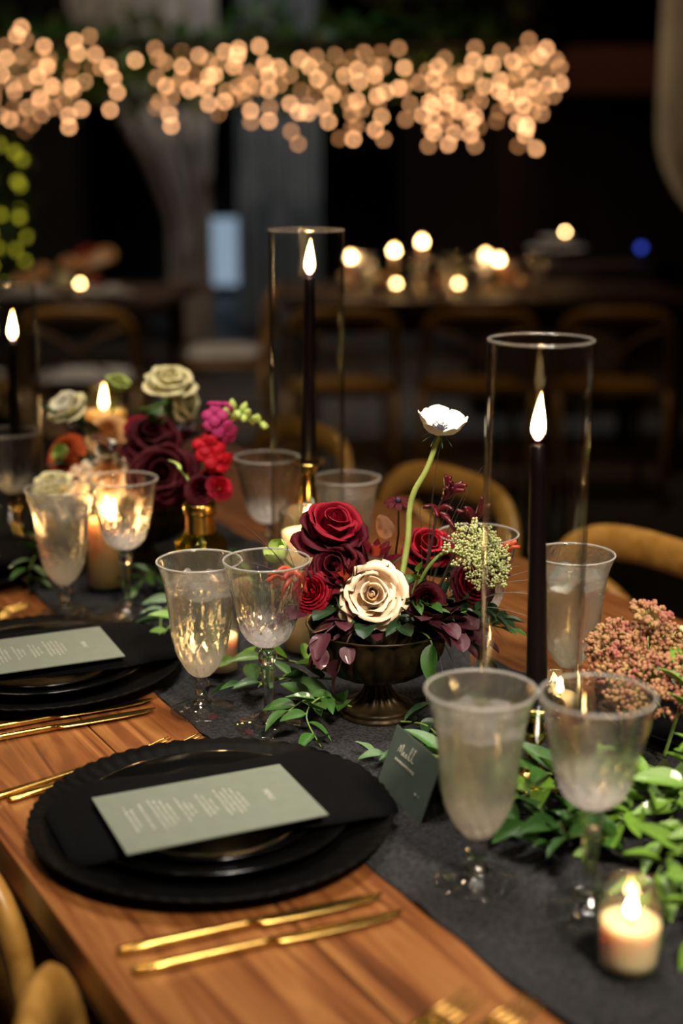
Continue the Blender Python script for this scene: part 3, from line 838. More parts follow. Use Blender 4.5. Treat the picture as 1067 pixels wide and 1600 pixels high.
votive(-0.532, 1.990, 'clear votive glass at the left edge by the far plates', 'cream candle glowing at the left edge by the far plates', wax=0.045)
votive(-0.319, 1.850, 'cylinder glass holding the amber pillar candle', 'amber glowing pillar candle between the two left goblets', rad=0.0285, h=0.118, wax=0.098, fl=flame_mid, fmat='flame_pillar', wmat='wax_amber')
votive(-0.040, 1.600, 'wide cylinder glass behind the dark red rose', 'white pillar candle burning behind the dark red rose', rad=0.0335, h=0.172, wax=0.146, fl=flame_mid, fmat='flame_pillar')
votive(-0.389, 2.300, 'tall cylinder glass behind the far flowers', 'pale pillar candle burning behind the far flowers', rad=0.040, h=0.205, wax=0.165, fl=flame_tall, wmat='wax_amber')

# ------------------------------------------------------------------ bottle bud vase
bv = thing('bud_vase', 'olive glass bottle vase with a gold neck holding snapdragon', 'vase', (-0.174, 1.700, ZT + ZR), 0)
MB().lathe([(0, 0.0), (0.030, 0.0)] + cr([(0.0325, 0.003), (0.033, 0.05), (0.033, 0.098), (0.030, 0.110), (0.0215, 0.117), (0.0185, 0.121)], 30) + [(0.0165, 0.121), (0.0185, 0.116), (0.0275, 0.108), (0.0308, 0.097), (0.0308, 0.05), (0.030, 0.006), (0, 0.005)], 48).build('body', 'amber_glass', bv)
MB().lathe(cr([(0.0187, 0.119), (0.0184, 0.128), (0.0182, 0.142), (0.0184, 0.1425)], 10) + [(0.0203, 0.143), (0.0208, 0.146), (0.0208, 0.154), (0.0200, 0.157), (0.0180, 0.157), (0.0172, 0.154), (0.0170, 0.121), (0.0187, 0.119)], 40).build('neck_band', 'gold_satin', bv)

# ------------------------------------------------------------------ fluted compotes
def compote(x, y, label, sc=1.0):
    o = thing('compote_bowl', label, 'compote', (x, y, ZT + ZR), 0.2, 'fluted bronze compotes')
    def fl(n, amt, z0, z1):
        def f(r, z, a):
            if z0 < z < z1:
                k = min(1, (z - z0) / 0.006, (z1 - z) / 0.004)
                return r * (1 - amt * k * (1 - abs(math.sin(n * a / 2)))), z
            return r, z
        return f
    P = [(0.0, 0.040), (0.022, 0.041), (0.042, 0.046), (0.059, 0.057), (0.069, 0.073), (0.0720, 0.089), (0.0745, 0.098)]
    MB().lathe(cr(P, 44) + [(0.0755, 0.1000), (0.0745, 0.1010), (0.0710, 0.0995)] + [(0.066, 0.088), (0.056, 0.066), (0.030, 0.052), (0, 0.049)], 160, fl(20, 0.075, 0.041, 0.0995)).build('bowl', 'bronze', o)
    MB().lathe([(0, 0.0415)] + cr([(0.0150, 0.0410), (0.0135, 0.0350), (0.0160, 0.0270), (0.0240, 0.0160), (0.0330, 0.0105)], 26) + [(0, 0.0100)], 112, fl(14, 0.16, 0.0110, 0.0400)).build('stem', 'bronze', o)
    MB().lathe([(0, 0.0112), (0.0335, 0.0110), (0.0375, 0.0100), (0.0390, 0.0075), (0.0370, 0.0058), (0.0405, 0.0045), (0.0415, 0.0020), (0.0405, 0.0), (0, 0.0)], 112, lambda r, z, a: (r * (1 - 0.02 * (1 - abs(math.sin(7 * a)))), z)).build('foot', 'bronze', o)
    return o
compote(0.038, 1.406, 'dark bronze fluted compote holding the cream rose arrangement')
compote(-0.280, 1.950, 'dark compote under the far left flower arrangement')

# ------------------------------------------------------------------ flowers and leaves
_cache = {}
def shared(key, mat, make):
    k = (key, mat)
    if k not in _cache:
        me = make().mesh(key if isinstance(key, str) else key[0]); me.materials.append(MATS[mat]); _cache[k] = me
    return _cache[k]
def petal_shape(prof, spread, tip=0.25, curl=0.0, wave=0.03, seed=0.0, nu=9, nv=9, th=0.0):
    def f(u, v):
        q = 2 * u - 1
        vv = v * (1 - tip * abs(q) ** 2.4)
        r, z = lin(cr(prof, 24), vv)
        wd = 0.42 + 0.58 * math.sin(PI * min(1, 0.10 + v * 0.62))
        a = q * spread * wd
        r += curl * abs(q) ** 3 * v + wave * v * mnoise.noise(Vector((q * 1.9, v * 2.2, seed)))
        z += wave * v * mnoise.noise(Vector((q * 1.7, v * 1.8, seed + 7)))
        if v > 0.9: z -= 0.02
        return (r * math.cos(a), r * math.sin(a), z)
    return MB().grid(f, nu, nv)
ROSE = [  # count, profile (r, z), half-angle, tip rounding, curl
    (2, [(.03, .10), (.08, .45), (.10, .80), (.05, 1.04)], 1.9, .05, .00),
    (3, [(.05, .05), (.15, .45), (.19, .80), (.17, 1.03)], 1.45, .10, .02),
    (3, [(.06, .02), (.27, .40), (.33, .78), (.35, .98), (.39, 1.00)], 1.30, .16, .03),
    (4, [(.07, .0), (.40, .30), (.50, .66), (.55, .90), (.63, .92)], 1.10, .20, .05),
    (5, [(.08, -.02), (.52, .20), (.68, .50), (.77, .72), (.90, .70)], 0.95, .24, .03),
    (5, [(.08, -.05), (.60, .05), (.84, .28), (.98, .46), (1.12, .40)], 0.86, .28, .00),
    (5, [(.08, -.08), (.60, -.08), (.90, .04), (1.08, .14), (1.20, .02)], 0.80, .32, -.03),
]
def rose(name, label, cat, loc, size, axis, mats, rings=7, roll=0.0, stem=0.05, group=None, open_=1.0):
    o = thing(name, label, cat, (loc[0], loc[1], ZT + loc[2]), 0, group)
    aim(o, axis, roll)
    for k, (n, prof, sp, tip, curl) in enumerate(ROSE[:rings]):
        mat = mats[min(len(mats) - 1, k * len(mats) // 7)]
        for i in range(n):
            var = i % 3
            me = shared(('petal', 'rose', k, var), mat, lambda: petal_shape(prof, sp, tip, curl, 0.11 if k > 2 else 0.03, k * 3.1 + var * 1.7))
            a = 2 * PI * i / n + k * 0.9 + 0.13 * math.sin(i * 5 + k)
            s = size * (1 + 0.07 * math.sin(i * 3 + k * 2))
            p = link('petal', me, None, o, (0, 0, -0.45 * size), (0.07 * math.sin(i * 2.3 + k * 1.3), 0.09 * math.cos(i * 1.9 + k * 2.1) * (k > 2), a), (s * open_, s * open_, s))
    me = shared(('calyx', 'rose'), 'stem_green', lambda: MB().lathe([(0, -.32), (.10, -.30), (.20, -.18), (.22, -.04), (.10, .02), (0, .02)], 12))
    link('calyx', me, None, o, (0, 0, -0.45 * size), (0, 0, 0), (size,) * 3)
    if stem:
        MB().tube([(0, 0, -0.7 * size), (0, 0, -0.7 * size - stem)], 0.0022, 6).build('stem', 'stem_green', o)
    return o
def many_petal(name, label, cat, loc, size, axis, mats, rings=6, npet=9, group=None):
    """ranunculus or dahlia: many short rounded petals in close rings"""
    o = thing(name, label, cat, (loc[0], loc[1], ZT + loc[2]), 0, group)
    aim(o, axis)
    for k in range(rings):
        f = (k + 1) / rings
        prof = [(.04, -.1), (.10 + .45 * f, .25 - .15 * f), (.06 + .80 * f, .62 - .42 * f * f), (.03 + .95 * f, .84 - .70 * f ** 1.6)]
        n = max(3, int(npet * (0.4 + 0.6 * f)))
        mat = mats[min(len(mats) - 1, k * len(mats) // rings)]
        for i in range(n):
            me = shared(('petal', name, k, i % 2, rings), mat, lambda: petal_shape(prof, 0.62 - 0.16 * f, .28, .02, .05, k + i % 2, 7, 6))
            link('petal', me, None, o, (0, 0, -0.2 * size), (0, 0, 2 * PI * i / n + k * .7), (size,) * 3)
    MB().tube([(0, 0, -0.25 * size), (0, 0, -0.25 * size - 0.05)], 0.002, 6).build('stem', 'stem_green', o)
    return o
def leaf_shape(wd=0.28, fold=0.12, bend=0.15, point=1.0, wave=0.0, nu=5, nv=10):
    def f(u, v):
        q = 2 * u - 1
        sh = math.sin(PI * v ** (0.85)) ** (0.8 * point) * (1 - 0.15 * v)
        if v >= 1: sh = 0
        y = q * wd * sh
        z = fold * abs(q) * sh * wd * 2 - bend * v * v + wave * math.sin(v * 9 + q * 2) * abs(q)
        return (v, y, z)
    return MB().grid(f, nu, nv)
LEAF = {'ruscus': (0.24, 0.30, 0.18, 1.0, 0.0), 'ruscus_b': (0.21, 0.45, -0.10, 1.0, 0.015), 'round': (0.44, 0.16, 0.12, 0.62, 0.01), 'round_b': (0.40, 0.28, -0.06, 0.62, 0.015),
        'blade': (0.06, 0.3, 0.35, 1.0, 0.0), 'bract': (0.20, 0.5, -0.14, 0.8, 0.0)}
def leaf(parent, kind, mat, loc, direc, length, roll=0.0, name='leaf'):
    me = shared(('leaf', kind), mat, lambda: leaf_shape(*LEAF[kind]))
    d = Vector(direc).normalized()
    q = d.to_track_quat('X', 'Z') @ Euler((roll, 0, 0)).to_quaternion()
    return link(name, me, None, parent, loc, q.to_euler(), (length,) * 3)
def sprig(label, pts, kinds, mat, n, size, seed=0, stem='stem_green', cat='leaf sprig', name='leaf_sprig', group=None, up=0.4, rad=0.0014, spread=0.9):
    rnd = random.Random(seed)
    P = [Vector((x, y, ZT + z)) for x, y, z in pts]
    o = thing(name, label, cat, P[0], 0, group)
    loc = cr([tuple(p - P[0]) for p in P], 20)
    MB().tube(loc, lambda f: rad * (1 - 0.55 * f), 6).build('stem', stem, o)
    for i in range(n):
        f = 0.12 + 0.86 * i / max(1, n - 1)
        k = min(18, int(f * 19))
        p = Vector(loc[k]); t = (Vector(loc[k + 1]) - p).normalized()
        side = t.cross(Vector((0, 0, 1)))
        if side.length < 0.2: side = t.cross(Vector((0, 1, 0)))
        side.normalize()
        sg = 1 if i % 2 else -1
        d = t * rnd.uniform(0.4, 0.9) + side * sg * spread * rnd.uniform(0.6, 1.1) + Vector((0, 0, 1)) * rnd.uniform(-0.15, up)
        if i == n - 1: d = t
        s = size * rnd.uniform(0.75, 1.15) * (1 - 0.3 * f)
        if p.z + P[0].z < ZT + 0.012 and d.z < 0: d.z = abs(d.z)
        leaf(o, rnd.choice(kinds), mat, p, d, s, rnd.uniform(-0.5, 0.5))
    return o
RUS = ('ruscus', 'ruscus_b'); RND = ('round', 'round_b')

# ---- front arrangement
RED = ('petal_red', 'petal_red', 'petal_dark_red'); DRED = ('petal_dark_red',); CRM = ('petal_peach', 'petal_cream', 'petal_cream', 'petal_cream', 'petal_cream_outer')
rose('garden_rose', 'large velvety dark red rose standing highest on the left of the front bowl', 'rose', (-0.009, 1.420, 0.200), 0.033, (0.20, -0.45, 0.87), RED, 7, 0.4)
rose('garden_rose', 'cream rose with green-tinged outer petals at the front of the bowl', 'rose', (0.031, 1.362, 0.144), 0.0315, (-0.05, -0.90, 0.45), ('petal_cream', 'petal_cream', 'petal_cream', 'petal_cream_outer'), 7, 1.1)
rose('garden_rose', 'small red rose behind the anemone stem in the front bowl', 'rose', (0.092, 1.455, 0.168), 0.026, (0.10, -0.55, 0.83), ('petal_bright_red', 'petal_red'), 6, 0.2)
many_petal('ranunculus', 'bright red ranunculus at the left side of the front bowl', 'ranunculus', (-0.030, 1.376, 0.144), 0.023, (-0.35, -0.80, 0.45), ('petal_bright_red', 'petal_red'), 7, 10)
many_petal('ranunculus', 'deep red ranunculus under the green umbel flower', 'ranunculus', (0.137, 1.415, 0.140), 0.027, (0.35, -0.75, 0.50), ('petal_bright_red', 'petal_red', 'petal_dark_red'), 7, 10)
many_petal('ranunculus', 'nearly black ranunculus low in the middle of the front bowl', 'ranunculus', (0.085, 1.385, 0.130), 0.024, (0.15, -0.85, 0.40), DRED, 6, 10)
rose('garden_rose', 'dark wine rose in shadow under the tall red rose', 'rose', (-0.006, 1.390, 0.165), 0.026, (-0.25, -0.75, 0.55), DRED, 6, 0.9)
# anemone
an = thing('anemone', 'white anemone with ink-dark centre on a tall curved stem', 'anemone', (0.0995, 1.42, ZT + 0.300), 0)
aim(an, (0.12, -0.26, 0.95), 0.3)
for i in range(7):
    me = shared(('petal', 'anemone', i % 3), 'petal_white', lambda: petal_shape([(.05, .0), (.42, .04), (.78, .26), (.96, .60), (1.04, .74)], .62, .34, .0, .09, i % 3 * 2.0))
    s = 0.0245 * (1 + 0.08 * math.sin(i * 2.4))
    link('petal', me, None, an, (0, 0, 0.0008 * (i % 2)), (0, 0.10 * math.sin(i * 1.7), 2 * PI * i / 7 + 0.1 * math.sin(i * 3)), (s,) * 3)
MB().ball((0, 0, 0.004), 0.0046, 14, 8, (1, 1, 0.8)).build('seed_head', 'centre_ink', an)
st = MB()
for i in range(34):
    a = i * 2.4; r = 0.0062 + 0.0025 * ((i * 7) % 5) / 5
    tip = (r * math.cos(a), r * math.sin(a), 0.0052 + 0.001 * (i % 3))
    st.tube([(0.3 * tip[0], 0.3 * tip[1], 0.002), tip], 0.00025, 4); st.ball(tip, 0.0007, 5, 4)
st.build('stamens', 'centre_ink', an)
for i in range(9):
    leaf(an, 'blade', 'leaf_green', (0, 0, -0.002), (math.cos(i * .7), math.sin(i * .7), -0.12), 0.019, 0, 'collar_leaf')
_inv = Euler(an.rotation_euler).to_matrix().inverted()
def anl(p): return tuple(_inv @ (Vector((p[0], p[1], ZT + p[2])) - Vector(an.location)))
MB().tube(cr([anl(p) for p in ((0.0995, 1.42, 0.299), (0.094, 1.421, 0.280), (0.086, 1.422, 0.258), (0.075, 1.424, 0.237), (0.070, 1.425, 0.215), (0.068, 1.42, 0.180), (0.055, 1.41, 0.110))], 26), lambda f: 0.0026 + 0.0008 * f, 8).build('stem', 'stem_pale', an)
# leucadendron
def leucadendron(loc, axis, size, label, roll=0):
    o = thing('leucadendron', label, 'leucadendron', (loc[0], loc[1], ZT + loc[2]), 0); aim(o, axis, roll)
    for k, (n, el, ln, mat) in enumerate(((4, 1.25, .75, 'bract_orange'), (5, 1.0, .9, 'bract_burgundy'), (6, .72, 1.0, 'bract_burgundy'), (6, .40, 1.0, 'bract_burgundy'))):
        for i in range(n):
            a = 2 * PI * i / n + k * .6
            leaf(o, 'bract', mat, (0, 0, -0.004 * k), (math.cos(a) * math.cos(el), math.sin(a) * math.cos(el), math.sin(el)), size * ln, 0, 'bract')
    MB().tube([(0, 0, -0.004), (0, 0, -0.07)], 0.0022, 6).build('stem', 'stem_green', o)
    return o
leucadendron((0.032, 1.402, 0.158), (0.12, -0.30, 0.94), 0.042, 'glossy burgundy leucadendron with an orange heart above the cream rose', 0.5)
leucadendron((0.010, 1.375, 0.150), (-0.35, -0.55, 0.70), 0.036, 'burgundy leucadendron leaning left beside the cream rose', 0.2)
leucadendron((0.155, 1.430, 0.160), (0.60, -0.20, 0.75), 0.032, 'small burgundy leucadendron at the right of the front bowl', 0.9)
# kangaroo paws
def paw(label, pts, seed, n=6, ln=0.026, mat='bract_burgundy'):
    rnd = random.Random(seed)
    P = [Vector((x, y, ZT + z)) for x, y, z in pts]
    o = thing('kangaroo_paw', label, 'kangaroo paw', P[0])
    loc = cr([tuple(p - P[0]) for p in P], 18)
    MB().tube(loc, lambda f: 0.0018 - 0.0007 * f, 6).build('stem', 'stem_dark', o)
    base = Vector(loc[-1]); t = (Vector(loc[-1]) - Vector(loc[-4])).normalized()
    for i in range(n):
        b = base - t * 0.012 * (i / n)
        d = (t * 0.6 + Vector((rnd.uniform(-.9, .9), rnd.uniform(-.7, .3), rnd.uniform(-.1, .8)))).normalized()
        c = b + d * ln * .55 + Vector((0, 0, 0.002)); e = b + d * ln + Vector((rnd.uniform(-.003, .003), 0, -0.003))
        MB().tube(cr([tuple(b), tuple(b + d * ln * .2), tuple(c), tuple(e)], 9), lambda f: 0.0014 + 0.0018 * math.sin(PI * min(1, f * 0.85 + 0.08)), 7).build('claw', mat, o)
    return o
paw('dark red kangaroo paw fanning out below the anemone', ((0.080, 1.41, 0.12), (0.092, 1.415, 0.18), (0.100, 1.42, 0.222), (0.112, 1.42, 0.236)), 4, 8, 0.026)
paw('dark red kangaroo paw drooping left under the anemone stem', ((0.082, 1.41, 0.12), (0.094, 1.418, 0.19), (0.098, 1.42, 0.215), (0.103, 1.42, 0.214)), 9, 5, 0.020)
paw('upright dark red kangaroo paw above the green umbel', ((0.100, 1.42, 0.13), (0.125, 1.43, 0.185), (0.138, 1.44, 0.200), (0.142, 1.44, 0.206)), 12, 5, 0.026)
paw('rusty kangaroo paw leaning over the crystal wine goblet', ((-0.020, 1.385, 0.13), (-0.034, 1.375, 0.165), (-0.045, 1.372, 0.168), (-0.052, 1.372, 0.160)), 21, 6, 0.024, 'bract_orange')
paw('rusty kangaroo paw at the right end of the front bowl', ((0.120, 1.42, 0.13), (0.150, 1.43, 0.155), (0.165, 1.435, 0.165), (0.172, 1.436, 0.168)), 33, 5, 0.020, 'bract_orange')
# umbels
def umbel(label, loc, axis, rad, mat, stem_pts, seed, n=34, name='queen_annes_lace', fl=12, fs=0.0017, stem_mat='stem_green'):
    rnd = random.Random(seed)
    o = thing(name, label, 'umbel flower', (loc[0], loc[1], ZT + loc[2])); aim(o, axis)
    inv = Euler(o.rotation_euler).to_matrix().inverted()
    rays = MB(); fls = MB()
    for i in range(n):
        r = rad * math.sqrt((i + .5) / n); a = i * 2.39996
        z = rad * (0.42 - 0.38 * (r / rad) ** 2) + rnd.uniform(-.12, .12) * rad
        c = Vector((r * math.cos(a), r * math.sin(a), z))
        rays.tube([(0, 0, -0.35 * rad), tuple(c * 0.6 + Vector((0, 0, -0.08 * rad))), tuple(c)], 0.0005, 4)
        for j in range(fl):
            q = Vector((rnd.gauss(0, 1), rnd.gauss(0, 1), rnd.gauss(0.3, 0.8))).normalized() * rad * 0.15 * rnd.uniform(.5, 1.1)
            fls.ball(tuple(c + q), fs * rnd.uniform(.7, 1.25), 5, 4)
    r_ = rays.build('flower_rays', 'stem_pale', o); r_['kind'] = 'stuff'
    f_ = fls.build('florets', mat, o); f_['kind'] = 'stuff'
    if stem_pts:
        pts = [tuple(inv @ (Vector((p[0], p[1], ZT + p[2])) - Vector(o.location))) for p in stem_pts]
        MB().tube(cr([(0, 0, -0.33 * rad)] + pts, 18), 0.0019, 7).build('stem', stem_mat, o)
    return o
umbel('pale green umbel flower on a bowed stem right of the cream rose', (0.138, 1.395, 0.176), (0.50, -0.62, 0.60), 0.037, 'floret_green', ((0.112, 1.40, 0.180), (0.095, 1.39, 0.174), (0.080, 1.39, 0.150), (0.070, 1.40, 0.110)), 3, 46, fl=20, fs=0.0013)
# small dark cosmos, rust leaf, hellebore
co = thing('cosmos', 'small chocolate-dark cosmos against the anemone stem', 'cosmos', (0.059, 1.435, ZT + 0.223)); aim(co, (0.0, -0.25, 0.97))
for i in range(8):
    me = shared(('petal', 'cosmos'), 'petal_dark_red', lambda: petal_shape([(.1, .0), (.5, .10), (.8, .04), (1.0, -.10)], .34, .3, 0, .05, 2.0, 7, 6))
    link('petal', me, None, co, (0, 0, 0), (0, 0, 2 * PI * i / 8), (0.0155,) * 3)
MB().ball((0, 0, 0.002), 0.0034, 10, 6).build('seed_head', 'centre_ink', co)
MB().tube([(0, 0, 0), (0.001, 0.004, -0.04), (-0.004, 0.006, -0.09)], 0.0012, 6).build('stem', 'stem_dark', co)
sprig('single rust-brown leaf standing behind the leucadendron', ((0.050, 1.44, 0.13), (0.050, 1.45, 0.160), (0.047, 1.456, 0.178)), ('round',), 'leaf_rust', 2, 0.048, 3, 'stem_dark')
hb = thing('hellebore', 'pale green hellebore bud left of the dark red rose', 'hellebore', (-0.066, 1.435, ZT + 0.168)); aim(hb, (-0.55, -0.35, 0.70))
for i in range(5):
    me = shared(('petal', 'hellebore'), 'petal_green', lambda: petal_shape([(.05, .0), (.45, .15), (.62, .60), (.52, 1.0)], .95, .3, 0.02, .06, 1.0))
    link('petal', me, None, hb, (0, 0, -0.008), (0, 0.1 * (i % 2), 2 * PI * i / 5), (0.020,) * 3)
MB().tube([(0, 0, -0.006), (0.012, 0.0, -0.03), (0.03, 0.0, -0.055)], 0.0018, 6).build('stem', 'stem_green', hb)
# foliage of the front bowl
G1 = 'foliage of the front flower bowl'
sprig('round burgundy smoke bush leaves hanging over the left rim of the front bowl', ((0.020, 1.385, 0.105), (0.000, 1.355, 0.118), (-0.020, 1.345, 0.106), (-0.026, 1.342, 0.088)), RND, 'leaf_burgundy', 8, 0.034, 5, 'stem_dark', group=G1, spread=0.8, up=0.2)
sprig('round burgundy smoke bush leaves below the cream rose', ((0.030, 1.380, 0.105), (0.010, 1.350, 0.108), (0.002, 1.342, 0.088), (-0.004, 1.340, 0.070)), RND, 'leaf_burgundy', 5, 0.030, 8, 'stem_dark', group=G1, spread=0.7, up=0.1)
sprig('burgundy smoke bush leaves folded right of the cream rose', ((0.050, 1.385, 0.105), (0.068, 1.362, 0.122), (0.082, 1.352, 0.122), (0.094, 1.350, 0.112)), RND, 'leaf_burgundy', 4, 0.040, 15, 'stem_dark', group=G1, spread=0.6, up=0.2)
sprig('burgundy leaves between the red rose and the crystal goblet', ((0.010, 1.390, 0.105), (-0.020, 1.380, 0.125), (-0.045, 1.375, 0.122), (-0.060, 1.375, 0.112)), RND, 'leaf_burgundy', 8, 0.030, 25, 'stem_dark', group=G1)
sprig('dark green leaf drooping down the right of the compote', ((0.060, 1.390, 0.102), (0.085, 1.358, 0.104), (0.092, 1.348, 0.090), (0.094, 1.345, 0.068)), RUS, 'leaf_green', 3, 0.042, 31, group=G1, spread=0.3, up=0.0)
for i, (a, rr, z, m) in enumerate(((0.2, .05, .115, 'leaf_dark'), (1.1, .05, .12, 'leaf_green'), (2.0, .05, .12, 'leaf_dark'), (2.9, .055, .115, 'leaf_green'), (3.8, .05, .125, 'leaf_dark'), (4.5, .045, .115, 'leaf_dark'), (5.1, .05, .110, 'leaf_dark'), (5.8, .055, .12, 'leaf_green'))):
    cx, cy = 0.038, 1.406
    sprig('dense leaves packed in the front bowl, toward its ' + ('right end', 'right back', 'back', 'left back', 'left end', 'left front', 'front', 'right front')[i], ((cx + .01 * math.cos(a), cy + .01 * math.sin(a), .09), (cx + rr * .6 * math.cos(a), cy + rr * .6 * math.sin(a), z + .01), (cx + rr * 1.2 * math.cos(a), cy + rr * 1.2 * math.sin(a), z + .005)), RND + RUS, m, 9, 0.036, 40 + i, group=G1, up=0.7)
sprig('small green leaves on the stem right of the cream rose', ((0.060, 1.395, 0.10), (0.072, 1.385, 0.140), (0.078, 1.38, 0.165)), ('round',), 'leaf_bright', 5, 0.022, 51, group=G1, up=0.5)
sprig('dark ferny foliage at the right end of the front bowl', ((0.080, 1.39, 0.10), (0.130, 1.385, 0.120), (0.165, 1.385, 0.112)), RUS, 'leaf_dark', 12, 0.034, 52, group=G1)
sprig('green leaves poking out under the red ranunculus at right', ((0.090, 1.39, 0.10), (0.140, 1.39, 0.105), (0.175, 1.39, 0.098)), RUS, 'leaf_green', 7, 0.036, 53, group=G1)
for i, (a, b, c, m) in enumerate((((0.08, 1.40, 0.095), (0.115, 1.385, 0.115), (0.150, 1.385, 0.085), 'leaf_burgundy'), ((0.08, 1.41, 0.095), (0.125, 1.415, 0.125), (0.170, 1.42, 0.100), 'leaf_dark'),
        ((0.07, 1.39, 0.095), (0.100, 1.365, 0.115), (0.125, 1.360, 0.090), 'leaf_burgundy'), ((0.06, 1.43, 0.095), (0.080, 1.46, 0.140), (0.120, 1.48, 0.130), 'leaf_dark'),
        ((0.08, 1.40, 0.095), (0.120, 1.40, 0.100), (0.150, 1.40, 0.060), 'leaf_dark'))):
    sprig(('burgundy leaves under the deep red ranunculus', 'dark leaves behind the deep red ranunculus', 'burgundy leaves right of the compote rim', 'dark leaves behind the small red rose', 'dark leaves hanging right of the compote')[i],
          (a, b, c), RND, m, 10, 0.036, 300 + i, 'stem_dark', group=G1, up=0.5)
# grass blades
def grass(label, base, tips, mat, seed, group=None, w=0.0011, name='grass_tuft'):
    rnd = random.Random(seed)
    o = thing(name, label, 'grass', (base[0], base[1], ZT + base[2]), 0, group)
    for tp in tips:
        e = Vector(tp) - Vector(base)
        mid = e * 0.5 + Vector((0, 0, 0.25 * e.length * rnd.uniform(.2, .8)))
        MB().tube(cr([(0, 0, 0), tuple(mid), tuple(e)], 10), lambda f: w * (1.15 - f), 5, 0.35).build('blade', mat, o)
    return o
grass('thin dark grass blades rising past the anemone', (0.085, 1.41, 0.11), [(0.103, 1.40, 0.312), (0.096, 1.41, 0.262), (0.128, 1.40, 0.243), (0.150, 1.40, 0.215), (0.115, 1.40, 0.240), (0.078, 1.41, 0.248), (0.142, 1.40, 0.268)], 'grass_dark', 2)
grass('silvery curled grass spraying left over the crystal goblet', (-0.035, 1.40, 0.125), [(-0.102, 1.42, 0.205), (-0.095, 1.40, 0.198), (-0.075, 1.41, 0.215), (-0.100, 1.39, 0.172), (-0.110, 1.36, 0.155), (-0.095, 1.36, 0.115), (-0.105, 1.35, 0.095)], 'stem_dark', 3, w=0.0013)
grass('pale silvery grass at the right end of the front bowl', (0.120, 1.41, 0.115), [(0.195, 1.40, 0.160), (0.190, 1.39, 0.140), (0.205, 1.41, 0.130), (0.196, 1.39, 0.112), (0.185, 1.37, 0.095), (0.200, 1.40, 0.150), (0.170, 1.38, 0.085), (0.180, 1.38, 0.170)], 'grass_silver', 4, w=0.0013)
grass('pale grass hanging below the right rim of the compote', (0.090, 1.38, 0.105), [(0.105, 1.35, 0.050), (0.118, 1.36, 0.060), (0.085, 1.34, 0.040), (0.130, 1.37, 0.070)], 'grass_silver', 5)

# ---- greens lying on the runner
GG = 'greens laid along the runner'
def runner_sprig(label, pts, mat, n, size, seed, up=0.5, kinds=RUS): return sprig(label, pts, kinds, mat, n, size, seed, group=GG, up=up)
runner_sprig('dark green sprig trailing left of the compote foot', ((0.010, 1.375, 0.020), (-0.020, 1.35, 0.040), (-0.035, 1.325, 0.030), (-0.020, 1.300, 0.008)), 'leaf_green', 9, 0.042, 61)
runner_sprig('green sprig behind the crystal wine goblet', ((-0.010, 1.43, 0.030), (-0.050, 1.42, 0.035), (-0.085, 1.42, 0.030), (-0.115, 1.43, 0.022)), 'leaf_green', 10, 0.046, 62)
runner_sprig('bright green sprig between the two sharp goblets', ((0.000, 1.44, 0.030), (-0.060, 1.46, 0.040), (-0.105, 1.48, 0.035), (-0.150, 1.50, 0.020)), 'leaf_bright', 9, 0.046, 63)
runner_sprig('broad green leaves beside the compote stem', ((0.000, 1.40, 0.015), (-0.030, 1.375, 0.030), (-0.055, 1.350, 0.025)), 'leaf_green', 7, 0.050, 64)
runner_sprig('green sprig in the shade right of the compote foot', ((0.060, 1.36, 0.010), (0.085, 1.33, 0.018), (0.100, 1.30, 0.012)), 'leaf_dark', 7, 0.040, 65)
runner_sprig('long green leaves behind the place card', ((0.110, 1.255, 0.012), (0.085, 1.250, 0.022), (0.060, 1.260, 0.020), (0.030, 1.275, 0.010)), 'leaf_green', 8, 0.045, 66)
runner_sprig('green leaf pair touching the top of the place card', ((0.125, 1.235, 0.010), (0.105, 1.235, 0.028), (0.085, 1.225, 0.030)), 'leaf_green', 5, 0.040, 67)
runner_sprig('green sprig in front of the brass candlestick foot', ((0.230, 1.19, 0.010), (0.195, 1.17, 0.024), (0.160, 1.160, 0.022), (0.130, 1.150, 0.008)), 'leaf_bright', 10, 0.048, 68)
runner_sprig('green sprig lying between the two front goblets', ((0.240, 1.10, 0.010), (0.200, 1.10, 0.022), (0.160, 1.110, 0.020), (0.120, 1.125, 0.008)), 'leaf_green', 10, 0.048, 69)
runner_sprig('glossy bright green sprig behind the front wine goblet', ((0.320, 1.16, 0.012), (0.280, 1.13, 0.035), (0.245, 1.10, 0.035), (0.205, 1.080, 0.010)), 'leaf_bright', 11, 0.052, 70)
runner_sprig('tall bright green sprig at the right edge of the photo', ((0.305, 1.12, 0.005), (0.315, 1.15, 0.050), (0.318, 1.19, 0.090), (0.312, 1.24, 0.118)), 'leaf_bright', 11, 0.045, 71, 0.7)
runner_sprig('bright green sprig above the lower right votive', ((0.330, 1.08, 0.010), (0.290, 1.05, 0.030), (0.255, 1.02, 0.032), (0.235, 0.99, 0.018)), 'leaf_bright', 11, 0.050, 72)
runner_sprig('bright green sprig right of the lower right votive', ((0.330, 1.03, 0.010), (0.300, 1.00, 0.032), (0.272, 0.97, 0.030), (0.255, 0.93, 0.012)), 'leaf_bright', 10, 0.048, 73)
runner_sprig('green sprig cut by the right frame edge', ((0.350, 1.12, 0.010), (0.325, 1.08, 0.045), (0.300, 1.03, 0.045), (0.285, 0.985, 0.025)), 'leaf_bright', 11, 0.050, 74)
runner_sprig('dark green sprig under the pink blossom', ((0.300, 1.24, 0.010), (0.270, 1.215, 0.030), (0.235, 1.20, 0.028), (0.215, 1.185, 0.010)), 'leaf_green', 9, 0.048, 75)
runner_sprig('green sprig beneath the bottle vase', ((-0.180, 1.76, 0.015), (-0.205, 1.71, 0.030), (-0.220, 1.66, 0.026), (-0.215, 1.61, 0.010)), 'leaf_green', 10, 0.050, 76)
